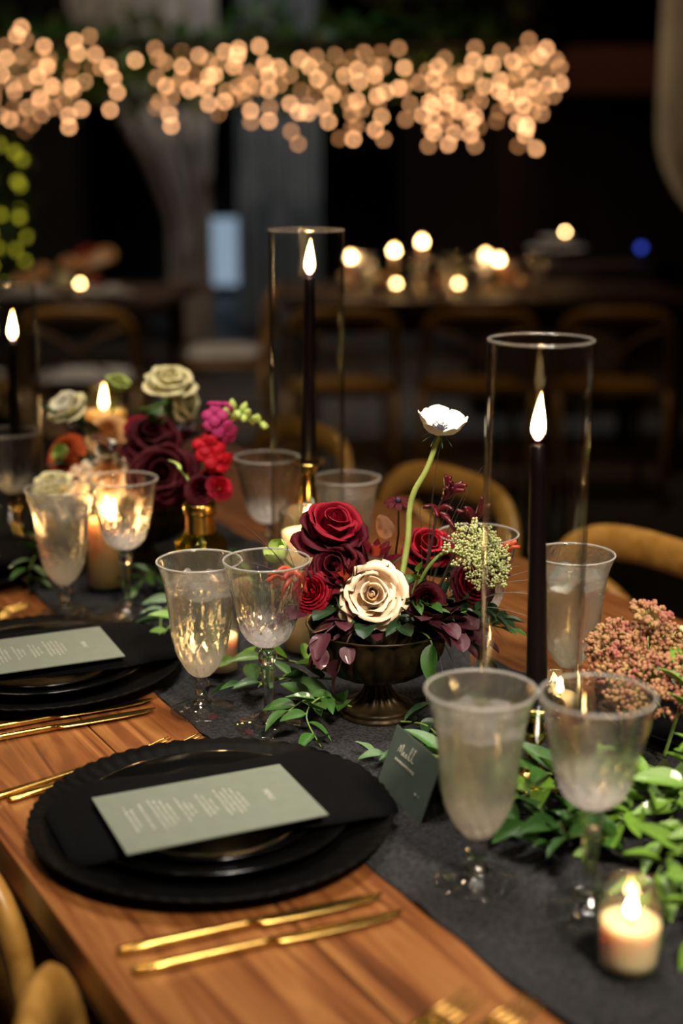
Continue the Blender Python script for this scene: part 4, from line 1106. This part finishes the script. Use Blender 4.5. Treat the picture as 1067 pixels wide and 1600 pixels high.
runner_sprig('yellow-green leaves left of the sharp water goblet', ((-0.150, 1.62, 0.020), (-0.185, 1.60, 0.040), (-0.205, 1.57, 0.035), (-0.215, 1.54, 0.010)), 'leaf_bright', 9, 0.044, 77)
runner_sprig('green sprig at the foot of the pillar candle', ((-0.230, 1.85, 0.015), (-0.255, 1.82, 0.030), (-0.270, 1.79, 0.020)), 'leaf_green', 8, 0.048, 78)
runner_sprig('dark green sprig left of the far water goblet', ((-0.400, 1.98, 0.015), (-0.420, 1.92, 0.035), (-0.425, 1.87, 0.028), (-0.420, 1.83, 0.010)), 'leaf_green', 10, 0.050, 79)
runner_sprig('green sprig on the runner behind the bottle vase', ((-0.190, 1.90, 0.015), (-0.160, 1.84, 0.030), (-0.130, 1.80, 0.015)), 'leaf_green', 9, 0.050, 80)
runner_sprig('dark leaves between the far goblets and the compote', ((-0.060, 1.66, 0.010), (-0.030, 1.62, 0.035), (0.010, 1.58, 0.030), (0.050, 1.55, 0.010)), 'leaf_dark', 10, 0.050, 81)

for i, (a, b, c, m, sz) in enumerate((((0.345, 1.15, 0.02), (0.300, 1.12, 0.055), (0.262, 1.07, 0.02), 'leaf_bright', 0.056), ((0.350, 1.06, 0.01), (0.310, 1.04, 0.05), (0.270, 1.00, 0.02), 'leaf_bright', 0.056),
        ((0.300, 1.18, 0.01), (0.262, 1.16, 0.04), (0.225, 1.13, 0.012), 'leaf_bright', 0.054), ((0.330, 1.20, 0.02), (0.325, 1.16, 0.07), (0.312, 1.12, 0.05), 'leaf_bright', 0.052),
        ((0.345, 0.99, 0.01), (0.315, 0.97, 0.045), (0.285, 0.93, 0.01), 'leaf_bright', 0.054), ((0.260, 1.13, 0.008), (0.220, 1.125, 0.03), (0.180, 1.13, 0.01), 'leaf_green', 0.056),
        ((0.225, 1.20, 0.006), (0.185, 1.19, 0.03), (0.145, 1.185, 0.010), 'leaf_green', 0.052), ((0.240, 1.07, 0.006), (0.205, 1.075, 0.028), (0.168, 1.08, 0.010), 'leaf_green', 0.052),
        ((0.165, 1.33, 0.006), (0.130, 1.31, 0.03), (0.095, 1.29, 0.010), 'leaf_green', 0.048))):
    runner_sprig(('broad bright sprig leaning in from the right frame edge', 'bright sprig just above the lower right votive rim', 'bright leaves right of the front wine goblet stem', 'upright bright sprig below the pale green cluster',
                  'bright sprig at the right frame edge beside the lower right votive', 'broad green leaves behind the front wine goblet stem', 'broad green leaves left of the brass candlestick foot', 'green leaves seen through the front wine goblet stem',
                  'green leaves between the compote foot and the front candlestick')[i], (a, b, c), m, 10, sz, 200 + i, 0.6)

# ---- pink blossom at right
umbel('dusty pink clustered blossom at the right edge of the photo', (0.292, 1.262, 0.100), (0.05, -0.40, 0.92), 0.062, 'petal_pink', ((0.290, 1.27, 0.060), (0.285, 1.275, 0.005)), 8, 80, 'pink_umbel', 20, 0.0022)
umbel('small dusty pink cluster rising left in the pink blossom', (0.255, 1.27, 0.128), (-0.35, -0.35, 0.87), 0.024, 'petal_pink', ((0.270, 1.27, 0.07), (0.278, 1.275, 0.01)), 18, 20, 'pink_umbel', 18, 0.0020)
umbel('small dusty pink cluster at the top of the pink blossom', (0.290, 1.275, 0.152), (0.05, -0.25, 0.95), 0.020, 'petal_pink', ((0.289, 1.275, 0.10), (0.286, 1.275, 0.01)), 28, 16, 'pink_umbel', 18, 0.0020)
umbel('pale green cluster cut by the right frame edge', (0.336, 1.26, 0.138), (0.2, -0.35, 0.90), 0.022, 'floret_green', ((0.325, 1.265, 0.08), (0.31, 1.27, 0.01)), 38, 14, 'pink_umbel', 10, 0.0024)
many_petal('ranunculus', 'magenta red bloom cut by the right frame edge', 'ranunculus', (0.356, 1.27, 0.118), 0.024, (-0.2, -0.8, 0.5), ('petal_magenta',), 6, 9)

# ---- bottle vase flowers
sd = thing('snapdragon', 'magenta snapdragon with a green bud tip arching right from the bottle', 'snapdragon', (-0.174, 1.70, ZT + 0.150))
sp_ = [(0, 0, -0.06), (0.002, 0, 0.0), (0.010, 0.012, 0.055), (0.020, 0.02, 0.100), (0.042, 0.02, 0.118), (0.080, 0.02, 0.100)]
sl = cr(sp_, 40)
MB().tube(sl, lambda f: 0.0026 - 0.0012 * f, 7).build('stem', 'stem_green', sd)
rnd = random.Random(2)
for i in range(32):
    f = 0.38 + 0.61 * i / 31
    p = Vector(sl[min(39, int(f * 39))]); a = i * 2.4
    d = Vector((0.3 * math.cos(a) + 0.2, -0.45 + 0.7 * math.sin(a), 0.5 * math.cos(a * 1.3) + 0.2)).normalized()
    big = 1 - (f - 0.38) / 0.62
    if f < 0.66:
        mat = 'petal_bright_red' if f < 0.52 else 'petal_magenta'
        b = MB()
        s = 0.0125 + 0.005 * big
        b.ball((0, 0, 0.6 * s), 0.55 * s, 10, 7, (1, 1, 1.2)); 
        for k in range(4):
            aa = k * PI / 2
            b.ball((0.55 * s * math.cos(aa), 0.55 * s * math.sin(aa), 1.2 * s), 0.55 * s, 8, 6, (1, 1, 0.45))
        fl_ = b.build('floret', mat, sd, loc=p + d * 0.002); aim(fl_, d)
    else:
        b = MB().lathe([(0, 0)] + cr([(0.0016, 0.0005), (0.0040, 0.004), (0.0036, 0.0085), (0.0012, 0.0125)], 8) + [(0, 0.0130)], 8)
        fl_ = b.build('bud', 'petal_magenta' if (i % 5 == 0 and f < .85) else 'petal_green', sd, loc=p); aim(fl_, d); fl_.scale = (0.95 + big,) * 3
many_petal('ranunculus', 'near-black ranunculus resting on the bottle rim', 'ranunculus', (-0.172, 1.690, 0.178), 0.022, (-0.05, -0.75, 0.60), DRED, 6, 9)
many_petal('ranunculus', 'crimson bloom at the right of the bottle rim', 'ranunculus', (-0.148, 1.690, 0.180), 0.019, (0.4, -0.65, 0.5), ('petal_bright_red', 'petal_red'), 5, 8)
sprig('pale green leaves beside the snapdragon', ((-0.178, 1.70, 0.150), (-0.190, 1.695, 0.190), (-0.200, 1.69, 0.205)), RUS, 'petal_green', 5, 0.024, 91)

# ---- far left arrangement
G2 = 'far left arrangement foliage'
rose('garden_rose', 'very dark wine rose facing front beside the bottle vase', 'rose', (-0.234, 1.815, 0.168), 0.040, (0.0, -0.88, 0.45), DRED, 7, 0.3)
rose('garden_rose', 'dark wine rose behind the darkest far rose', 'rose', (-0.255, 1.88, 0.205), 0.034, (0.1, -0.6, 0.75), DRED, 7, 0.7)
rose('lisianthus', 'pale cream lisianthus standing highest over the far flowers', 'lisianthus', (-0.238, 1.95, 0.268), 0.033, (0.10, -0.35, 0.93), ('petal_greenwhite',), 6, 0.2, 0.10)
rose('lisianthus', 'cream ruffled lisianthus nodding under the highest far bloom', 'lisianthus', (-0.218, 1.96, 0.240), 0.026, (0.75, -0.45, 0.2), ('petal_greenwhite',), 6, 0.8, 0.08)
rose('lisianthus', 'pale cream bloom at the upper left of the far flowers', 'lisianthus', (-0.383, 1.96, 0.232), 0.028, (-0.35, -0.45, 0.75), ('petal_white', 'petal_greenwhite'), 6, 0.4, 0.10)
rose('lisianthus', 'pale green bud left of the far highest bloom', 'lisianthus', (-0.312, 1.97, 0.262), 0.021, (0.25, -0.25, 0.9), ('petal_green',), 5, 0.4, 0.10)
many_petal('chrysanthemum', 'peach chrysanthemum under the far candle flame', 'chrysanthemum', (-0.325, 1.95, 0.195), 0.034, (-0.05, -0.75, 0.6), ('petal_peach',), 7, 13)
many_petal('chrysanthemum', 'peach bloom low in the far arrangement', 'chrysanthemum', (-0.318, 1.895, 0.145), 0.036, (-0.1, -0.8, 0.5), ('petal_peach', 'petal_cream'), 7, 13)
many_petal('ranunculus', 'rust red bloom at the left of the far arrangement', 'ranunculus', (-0.382, 1.93, 0.170), 0.034, (-0.45, -0.7, 0.45), ('petal_green', 'petal_orange', 'petal_orange'), 6, 10)
many_petal('ranunculus', 'orange red bloom in the middle of the far arrangement', 'ranunculus', (-0.278, 1.93, 0.205), 0.024, (0.1, -0.8, 0.5), ('petal_orange', 'petal_red'), 6, 9)
many_petal('ranunculus', 'red bloom low on the left of the far arrangement', 'ranunculus', (-0.360, 1.90, 0.145), 0.022, (-0.2, -0.8, 0.5), ('petal_orange', 'petal_bright_red'), 5, 9)
rose('lisianthus', 'flat cream bloom above the misty water goblet', 'lisianthus', (-0.388, 1.86, 0.142), 0.027, (-0.1, -0.35, 0.9), ('petal_greenwhite',), 6, 0.4, 0.06)
rose('lisianthus', 'small white bud in the middle of the far arrangement', 'lisianthus', (-0.320, 1.90, 0.186), 0.014, (0.0, -0.7, 0.7), ('petal_white',), 6, 0.4, 0.05)
umbel('pale speckled umbel low in the far arrangement', (-0.352, 1.88, 0.140), (-0.2, -0.7, 0.6), 0.030, 'petal_cream', ((-0.34, 1.90, 0.12), (-0.31, 1.93, 0.10)), 48, 22, 'queen_annes_lace', 10, 0.0026)
for i in range(10):
    a = i * 0.63; cx, cy = -0.285, 1.950
    sprig('blurred leaves packed between the far left blooms', ((cx + .01 * math.cos(a), cy + .01 * math.sin(a), .09), (cx + .06 * math.cos(a), cy + .05 * math.sin(a), .15 + .02 * (i % 3)), (cx + .11 * math.cos(a), cy + .07 * math.sin(a), .16 + .03 * (i % 3))), RND + RUS, ('leaf_dark', 'leaf_burgundy', 'leaf_green')[i % 3], 9, 0.044, 140 + i, group=G2, up=0.7)

# ------------------------------------------------------------------ cross-back chairs (local +X faces the table, back at x = -0.20)
def make_chair(label, cushion=False):
    o = thing('crossback_chair', label, 'chair', (0, 0, 0), 0, None)
    hb = 0.758
    def hoop(f):
        # f 0..1 over the bent back: up the left post, round the top, down the right post
        a = PI * f
        w2 = 0.215
        if f < 0.28: k = f / 0.28; y = -w2 + 0.012 * k; z = 0.44 + (hb - 0.11 - 0.44) * k
        elif f > 0.72: k = (1 - f) / 0.28; y = w2 - 0.012 * k; z = 0.44 + (hb - 0.11 - 0.44) * k
        else:
            k = (f - 0.28) / 0.44
            q = PI * k
            y = -math.copysign(abs(math.cos(q)) ** 0.55, math.cos(q)) * (w2 - 0.012); z = hb - 0.11 + 0.11 * abs(math.sin(q)) ** 0.62
        x = -0.20 - 0.035 * (z - 0.44) / 0.36 - 0.045 * (1 - (y / w2) ** 2) * max(0, (z - 0.55) / 0.25)
        return (x, y, z)
    m = MB(); n = 60; seg = 12
    pts = [Vector(hoop(i / (n - 1))) for i in range(n)]
    ov = len(m.v)
    for i, p in enumerate(pts):
        t = (pts[min(i + 1, n - 1)] - pts[max(i - 1, 0)]).normalized()
        bx = Vector((1, 0, 0)); bx = (bx - t * bx.dot(t)).normalized(); by = t.cross(bx)
        f = i / (n - 1); wide = 0.0150 + 0.0135 * max(0, math.sin(PI * min(1, max(0, (f - .22) / .56))))
        for k in range(seg):
            a = 2 * PI * k / seg
            m.v.append(tuple(p + bx * (0.0125 * math.cos(a)) + by * (wide * math.sin(a))))
    for i in range(n - 1):
        for k in range(seg):
            a = ov + i * seg + k; b = ov + i * seg + (k + 1) % seg
            m.f.append((a, b, b + seg, a + seg))
    m.f.append(tuple(range(ov, ov + seg))); m.f.append(tuple(range(ov + (n - 1) * seg, ov + n * seg)))
    m.build('back_hoop', 'wood_chair', o)
    for sgn in (1, -1):
        MB().tube(cr([(-0.205, sgn * 0.19, 0.47), (-0.235, sgn * 0.05, 0.57), (-0.255, -sgn * 0.08, 0.67), (-0.245, -sgn * 0.185, 0.705)], 16), 0.0115, 8, 0.5).build('cross_slat', 'wood_chair', o)
        MB().tube([(-0.200, sgn * 0.213, 0.46), (-0.225, sgn * 0.205, 0.22), (-0.255, sgn * 0.20, 0.0)], lambda f: 0.0165 - 0.004 * f, 10).build('leg', 'wood_chair', o)
        MB().tube([(0.16, sgn * 0.175, 0.44), (0.175, sgn * 0.185, 0.22), (0.19, sgn * 0.195, 0.0)], lambda f: 0.0165 - 0.004 * f, 10).build('leg', 'wood_chair', o)
        MB().tube([(-0.23, sgn * 0.203, 0.20), (0.177, sgn * 0.187, 0.20)], 0.009, 8).build('stretcher', 'wood_chair', o)
    MB().tube([(-0.02, 0.195, 0.20), (-0.02, -0.195, 0.20)], 0.009, 8).build('stretcher', 'wood_chair', o)
    def sq(a, r):
        c, s = math.cos(a), math.sin(a)
        return (r * math.copysign(abs(c) ** 0.7, c), r * math.copysign(abs(s) ** 0.7, s))
    st = MB()
    def seat_fn(u, v):
        x, y = sq(2 * PI * u, 1.0)
        prof = lin([(0.0, 0.437), (0.19, 0.437), (0.205, 0.443), (0.208, 0.452), (0.200, 0.462), (0.17, 0.464), (0.0, 0.458)], v)
        return (x * prof[0] - 0.012, y * prof[0] * 1.06, prof[1])
    st.grid(seat_fn, 40, 14, True); seat = st.build('seat', 'wood_chair', o)
    if cushion:
        cu = MB()
        def cu_fn(u, v):
            x, y = sq(2 * PI * u, 1.0)
            prof = lin([(0.0, 0.463), (0.17, 0.465), (0.192, 0.478), (0.190, 0.492), (0.165, 0.505), (0.0, 0.510)], v)
            return (x * prof[0] - 0.012, y * prof[0] * 1.05, prof[1])
        cu.grid(cu_fn, 32, 12, True); cu.build('seat_cushion', 'cushion_white', seat)
    return o
GC = 'honey wooden cross-back chairs at the long table'
AF = R(30 + 180)      # far-side chairs face the near side
ch0 = make_chair('honey wood bentwood chair at the right, beside the pink blossom')
ch0['group'] = GC
def put(o, s, t, rz):
    x, y, _ = T(s, t); o.location = (x, y, 0); o.rotation_euler = (0, 0, rz); return o
put(ch0, 1.50, 1.17, AF + R(3))
for s, lab in ((2.05, 'honey wood bentwood chair behind the anemone'), (2.60, 'honey wood bentwood chair behind the tallest candle sleeve')):
    put(dup(ch0, (0, 0, 0), AF, lab, GC), s, 1.17, AF)
for s, t, rz, lab in ((0.674, 0.468, R(15), 'honey wood bentwood chair at the lower left corner, back toward the camera'), (1.265, 0.525, R(30), 'honey wood bentwood chair at the left edge, pushed up to the nearest setting')):
    put(dup(ch0, (0, 0, 0), R(30), lab, GC), s, t, rz)

# ------------------------------------------------------------------ drapes
def drape(name, label, fn, mat, nu=120, nv=50, group='tall hall drapes'):
    o = MB().grid(fn, nu, nv).build(name, mat)
    solid(o, 0.01)
    tag(o, label, 'drape', group); return o
def sm(a, b, x):
    k = max(0, min(1, (x - a) / (b - a))); return k * k * (3 - 2 * k)
def drape_left(u, v):
    z = 4.4 * (1 - v) + 0.02
    # left edge sweeps in to a tie at about 0.9 m, right edge stays on the post
    k = sm(0.95, 2.2, z)
    xl = -1.20 + (-1.85 + 1.20) * sm(0.85, 2.5, z) ** 0.8
    xr = -0.90 + 0.06 * k
    x = xl + (xr - xl) * u
    y = 10.0 + 0.05 * math.sin(u * 34 + 1.5 * math.sin(z)) * (0.35 + 0.65 * k) + 0.03 * math.sin(u * 13)
    return (x, y, z)
drape('drape', 'pale drape swept aside to a post at the upper left', drape_left, 'drape_cream')
def drape_mid(u, v):
    z = 4.4 * (1 - v) + 0.02
    x = -0.78 + 0.62 * u
    return (x, 10.9 + 0.05 * math.sin(u * 40) + 0.02 * math.sin(u * 17 + z), z)
drape('drape', 'grey straight-hanging drape behind the tallest candle sleeve', drape_mid, 'drape_grey')
def drape_right(u, v):
    z = 4.4 * (1 - v) + 0.55
    xl = 1.42 + 0.55 * (1 - sm(0.6, 1.55, z)) ** 1.6
    x = xl + (2.6 - xl) * u
    return (x, 6.6 + 0.06 * math.sin(u * 30 + 0.5 * z), z)
drape('drape', 'warm lit drape swag at the right edge of the photo', drape_right, 'drape_cream')
wn = MB(); wn.box((-1.27, 14.40, 0.42), (0.62, 0.04, 0.66)); o = wn.build('window_1', 'window_blue', None, False); struct(o)
fr = MB()
for x in (-1.61, -0.93): fr.box((x, 14.37, 0.42), (0.06, 0.08, 0.78))
for z in (0.06, 0.78): fr.box((-1.27, 14.37, z), (0.74, 0.08, 0.06))
fr.build('window_frame', 'wood_dark', o, False)

# ------------------------------------------------------------------ hanging garland with fairy lights
bulb_me = MB().ball((0, 0, 0), 0.0122, 10, 8).mesh('bulb'); bulb_me.materials.append(MATS['bulb_warm'])
bulb_mid = bulb_me.copy(); bulb_mid.materials[0] = MATS['bulb_warm_mid']
bulb_dim = bulb_me.copy(); bulb_dim.materials[0] = MATS['bulb_warm_dim']
lime_me = MB().ball((0, 0, 0), 0.018, 10, 8).mesh('bulb'); lime_me.materials.append(MATS['bulb_lime'])
gl = thing('hanging_garland', 'green leafy garland frame hung with fairy lights across the hall', 'garland', (-0.45, 9.0, 1.96))
for y in (-0.40, 0.15):
    MB().tube([(-2.2, y, 0), (1.75, y, 0)], 0.03, 8).build('frame_rail', 'iron_black', gl)
for x in (-1.9, 0.1, 1.7):
    MB().tube([(x, 0, 0.0), (x, 0, 3.22)], 0.008, 6).build('hanger_cable', 'iron_black', gl)
rg = random.Random(17); lf = MB(); base = leaf_shape(0.3, 0.3, 0.2, 1.0, 0, 3, 4)
for i in range(2600):
    c = Vector((rg.uniform(-2.2, 1.75), rg.gauss(0.05, 0.16), rg.gauss(-0.06, 0.11)))
    M = Matrix.Translation(c) @ Euler((rg.uniform(0, 6), rg.uniform(-1, 1.6), rg.uniform(0, 6))).to_matrix().to_4x4() @ Matrix.Scale(rg.uniform(.08, .15), 4)
    n = len(lf.v); lf.v += [tuple(M @ Vector(v)) for v in base.v]; lf.f += [tuple(k + n for k in f) for f in base.f]
q = lf.build('foliage', 'leaf_green', gl); q['kind'] = 'stuff'
STR = [(5,80,215),(25,95,190),(45,75,170),(60,85,200),(70,70,215),(85,90,205),(100,95,170),(118,90,185),(130,150,212),(150,85,180),(165,100,150),(180,85,120),(200,120,185),(228,110,120),(262,95,112),(270,100,185),(290,150,208),(307,97,160),(325,110,150),(345,95,175),(357,105,190),(375,110,165),(388,95,160),(395,130,200),(415,100,150),(425,120,200),(447,120,150),(468,95,230),(490,105,190),(515,110,200),(540,120,225),(555,95,220),(575,100,160),(590,105,230),(615,100,150),(630,140,195),(655,130,230),(670,140,215),(680,120,190),(690,95,200),(700,130,235),(720,95,215),(735,115,232),(760,105,200),(775,120,180),(785,110,200),(800,90,230),(812,100,240),(830,95,190),(842,110,165)]
rs = random.Random(4)
for (px, y0, y1) in STR:
    Y = 8.6 + rs.uniform(-.12, .12)
    k = Y / 2222.0 * 1.03
    X = (px - 533.5) * k
    zt = 1.33 + (246 - y0) * k; zb = 1.33 + (246 - y1) * k
    o = thing('fairy_light_strand', 'dangling strand of warm fairy lights under the leafy garland', 'fairy lights', (X, Y, zt + 0.02), 0, 'fairy light strands')
    MB().tube([(0, 0, 1.96 - zt - 0.02), (0, 0, zb - zt)], 0.002, 5).build('wire', 'iron_black', o)
    n = max(1, int((y1 - y0) / 17) + 1)
    for i in range(n):
        f = i / max(1, n - 1)
        link('bulb', rs.choice((bulb_me, bulb_me, bulb_mid, bulb_mid, bulb_dim)), None, o, (rs.uniform(-.04, .04), rs.uniform(-.05, .05), (zb - zt) * f + rs.uniform(-.02, .02)))
# lime-lit hanging leaves at the left
for j, (px, y0, y1) in enumerate(((10, 235, 400), (30, 225, 430), (52, 235, 425), (62, 250, 400))):
    Y = 7.2 + 0.35 * j; k = Y / 2222.0 * 1.03; X = (px - 533.5) * k
    zt = 1.33 + (246 - y0) * k; zb = 1.33 + (246 - y1) * k
    o = thing('lit_vine', ('leftmost vine with yellow-green lights, cut by the left frame edge', 'second vine with yellow-green lights from the left frame edge', 'third vine with yellow-green lights from the left frame edge', 'rightmost vine strung with yellow-green lights at left')[j], 'vine', (X, Y, zt), 0, 'lit hanging vines')
    MB().tube([(0, 0, 0.8), (0, 0, zb - zt)], 0.003, 5).build('stem', 'stem_green', o)
    lf = MB()
    for i in range(90):
        c = Vector((rs.gauss(0, .035), rs.gauss(0, .035), rs.uniform(zb - zt, 0.75)))
        M = Matrix.Translation(c) @ Euler((rs.uniform(0, 6), rs.uniform(0, 1.5), rs.uniform(0, 6))).to_matrix().to_4x4() @ Matrix.Scale(rs.uniform(.04, .08), 4)
        n = len(lf.v); lf.v += [tuple(M @ Vector(v)) for v in base.v]; lf.f += [tuple(q + n for q in f) for f in base.f]
    q = lf.build('foliage', 'leaf_green', o); q['kind'] = 'stuff'
    for i in range(5):
        link('bulb', lime_me, None, o, (rs.uniform(-.03, .03), -.05, (zb - zt) * i / 4 + rs.uniform(-.02, .02)))

# ------------------------------------------------------------------ background tables
def back_table(loc, size, rz, label):
    o = thing('banquet_table', label, 'table', loc, rz, 'banquet tables in the background')
    lx, ly = size
    n = 5
    for i in range(n):
        MB().box((0, -ly / 2 + ly / n * (i + .5), ZT - 0.02), (lx, ly / n - 0.003, 0.04)).build('plank', 'wood_dark', o, False)
    for sx in (-1, 1):
        for sy in (-1, 1):
            MB().box((sx * (lx / 2 - 0.1), sy * (ly / 2 - 0.08), ZT / 2 - 0.02), (0.07, 0.07, ZT - 0.04)).build('leg', 'wood_dark', o, False)
        MB().box((0, sx * (ly / 2 - 0.08), ZT - 0.09), (lx - 0.25, 0.03, 0.10)).build('apron', 'wood_dark', o, False)
    return o
back_table((0.62, 6.35, 0), (1.75, 0.95, 0), 0.06) if False else back_table((0.62, 6.35, 0), (1.75, 0.95), 0.06, 'dark banquet table with candles in the right background')
back_table((-1.35, 6.30, 0), (1.30, 0.90), -0.10, 'dark banquet table with pale plates in the left background')
# candles of the right background table
def far_taper(x, y, z, label):
    h = thing('far_candlestick', 'brass candlestick under ' + label[1], 'candlestick', (x, y, ZT), 0, 'background candlesticks')
    MB().lathe([(0, 0), (0.035, 0), (0.035, 0.006), (0.008, 0.014), (0.006, z * .4), (0.012, z * .45), (0.014, z * .5), (0, z * .5)], 16).build('stand', 'brass', h)
    c = thing('far_candle', label[0], 'candle', (x, y, ZT + z * .5 - 0.004), 0, 'background candles')
    MB().lathe([(0, 0), (0.012, 0), (0.009, z * .5), (0, z * .5 + 0.004)], 12).build('wax', 'wax_cream', c)
    link('flame', flame_far_me, None, c, (0, 0, z * .5 + 0.003))
flame_far_me = flame_me(0.038, 0.0155, 0.02); flame_far_me.materials.append(MATS['flame_far'])
for x, z, w1, w2 in ((0.04, .15, 'leftmost tall candle on the right background table', 'the leftmost background candle'), (0.23, .18, 'second tall candle from the left on the right background table', 'the second background candle'),
                     (0.35, .22, 'tallest candle on the right background table', 'the tallest background candle'), (0.63, .16, 'left candle of the close pair on the right background table', 'the left candle of the background pair'),
                     (0.69, .14, 'right candle of the close pair on the right background table', 'the right candle of the background pair')):
    far_taper(x, 6.30 + 0.02 * math.sin(x * 30), z - 0.02, (w1, w2))
def far_votive(x, y, label_c, label_g, z=0.0):
    c = thing('far_candle', label_c, 'candle', (x, y, ZT + z + 0.004), 0, 'background candles')
    MB().lathe([(0, 0), (0.024, 0), (0.025, 0.03), (0, 0.031)], 14).build('wax', 'wax_cream', c)
    link('flame', flame_far_me, None, c, (0, 0, 0.032), (0, 0, 0), (0.8, 0.8, 0.6))
    g = thing('far_votive_glass', label_g, 'votive glass', (x, y, ZT + z), 0, 'background votive glasses')
    MB().lathe([(0, 0), (0.029, 0), (0.031, 0.062), (0.029, 0.062), (0.027, 0.003), (0, 0.003)], 20).build('cup', 'votive_glass', g)
far_votive(0.235, 6.15, 'low candle left of centre on the right background table', 'votive glass left of centre on the right background table')
far_votive(0.50, 6.15, 'low candle at the middle of the right background table', 'votive glass at the middle of the right background table')
far_votive(0.74, 6.40, 'low candle at the right of the right background table', 'votive glass at the right of the right background table')
far_votive(-1.12, 6.15, 'lone low candle on the left background table', 'votive glass on the left background table')
# flowers, glasses and plates of the background tables
rb = random.Random(31)
def far_flower(x, y, z, r, mat, label):
    o = many_petal('far_bloom', label, 'flower', (x, y, z), r, (rb.uniform(-.4, .4), -0.6, 0.7), (mat,), 4, 7, group='background table flowers')
for i in range(16):
    far_flower(rb.uniform(0.02, 0.85), rb.uniform(6.25, 6.5), rb.uniform(0.03, 0.10), rb.uniform(.025, .045), rb.choice(('petal_peach', 'petal_cream', 'petal_orange', 'petal_dark_red', 'petal_greenwhite')), 'small blurred bloom on the right background table')
for i in range(12):
    far_flower(rb.uniform(-1.45, -1.0), rb.uniform(6.2, 6.45), rb.uniform(0.03, 0.16), rb.uniform(.03, .055), rb.choice(('petal_peach', 'petal_peach', 'petal_orange', 'petal_greenwhite', 'petal_cream')), 'small blurred bloom on the left background table')
far_plate = MB().lathe([(0, 0.004), (0.08, 0.004), (0.13, 0.018), (0.131, 0.016), (0.085, 0.0), (0, 0.0)], 32).mesh('plate')
for x, y, lab in ((-1.00, 6.02, 'pale plate at the right end of the left background table'), (-1.30, 5.98, 'pale plate at the front of the left background table')):
    p = thing('far_plate', lab, 'plate', (x, y, ZT), 0, 'background plates'); link('plate_body', far_plate, 'cloth_white', p)
    nn = MB().grid(lambda u, v: (-.09 + .18 * u, -.06 + .12 * v, 0.03 + 0.012 * math.sin(u * 7) * math.sin(v * 5)), 12, 10).build('far_napkin', 'cloth_white', None, loc=(x, y, ZT)); solid(nn, 0.012)
    tag(nn, 'pale napkin on the ' + lab[5:], 'napkin', 'background napkins')
for i, x in enumerate((0.10, 0.32, 0.45, 0.60, 0.82)):
    g = thing('far_goblet', ('leftmost', 'second', 'middle', 'fourth', 'rightmost')[i] + ' blurred goblet along the right background table', 'wine glass', (x, 6.00 + 0.03 * (i % 2), ZT), 0, 'background goblets')
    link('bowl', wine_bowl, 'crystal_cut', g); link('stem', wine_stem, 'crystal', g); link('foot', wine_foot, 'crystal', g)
# background chairs
chc = make_chair('dark-backed chair with white cushion at the right end of the left background table', True)
chc['group'] = 'white-cushioned background chairs'
chc.location = (-0.55, 6.35, 0); chc.rotation_euler = (0, 0, PI)
for x, y, rz, lab in ((-1.00, 5.62, PI / 2, 'white-cushioned chair at the near side of the left background table'), (-1.55, 5.62, PI / 2, 'white-cushioned chair at the far left of the left background table')):
    dup(chc, (x, y, 0), rz, lab, 'white-cushioned background chairs')
for i, x in enumerate((0.00, 0.52, 1.04)):
    dup(ch0, (x, 5.60, 0), PI / 2, ('left', 'middle', 'right')[i] + ' wooden chair before the right background table', 'background wooden chairs')
# sideboard with pale tiered dish and a lamp glow, small blue light
sb = thing('sideboard', 'black sideboard in the right background', 'sideboard', (1.13, 7.6, 0), 0)
bevel(MB().box((0, 0, 0.40), (0.9, 0.4, 0.72)).build('body', 'iron_black', sb, False), 0.01)
bevel(MB().box((0, 0, 0.775), (0.96, 0.46, 0.03)).build('top', 'wood_dark', sb, False), 0.006)
MB().box((0, 0, 0.02), (0.8, 0.34, 0.04)).build('plinth', 'wood_dark', sb, False)
for x in (-0.22, 0.22): MB().box((x, -0.205, 0.42), (0.40, 0.012, 0.60)).build('door', 'wood_dark', sb, False)
td = thing('tiered_dish', 'pale tiered dish on the black sideboard', 'dish', (1.13, 7.6, 0.79), 0)
MB().lathe([(0, 0), (0.05, 0), (0.02, 0.02), (0.02, 0.06), (0.15, 0.07), (0.155, 0.085), (0.15, 0.08), (0, 0.075)], 32).build('lower_tier', 'cloth_white', td)
MB().lathe([(0, 0.075), (0.02, 0.08), (0.02, 0.11), (0.085, 0.12), (0.09, 0.135), (0.085, 0.13), (0, 0.125)], 32).build('upper_tier', 'cloth_white', td)
c = thing('far_candle', 'dim candle on the pale tiered dish', 'candle', (1.17, 7.58, 0.918), 0, 'background candles')
MB().lathe([(0, 0), (0.02, 0), (0.02, 0.025), (0, 0.026)], 12).build('wax', 'wax_cream', c)
link('flame', flame_far_me, None, c, (0, 0, 0.026), (0, 0, 0), (0.7, 0.7, 0.5))
bl = thing('indicator_lamp', 'small blue indicator light on a dark post in the right background', 'lamp', (1.66, 8.0, 0), 0)
MB().box((0, 0.03, 0.45), (0.06, 0.04, 0.90)).build('post', 'iron_black', bl, False)
MB().ball((0, 0, 0.845), 0.018, 12, 8).build('lens', 'bulb_blue', bl)
MB().box((0, 0.03, 0.01), (0.2, 0.2, 0.02)).build('base', 'iron_black', bl, False)
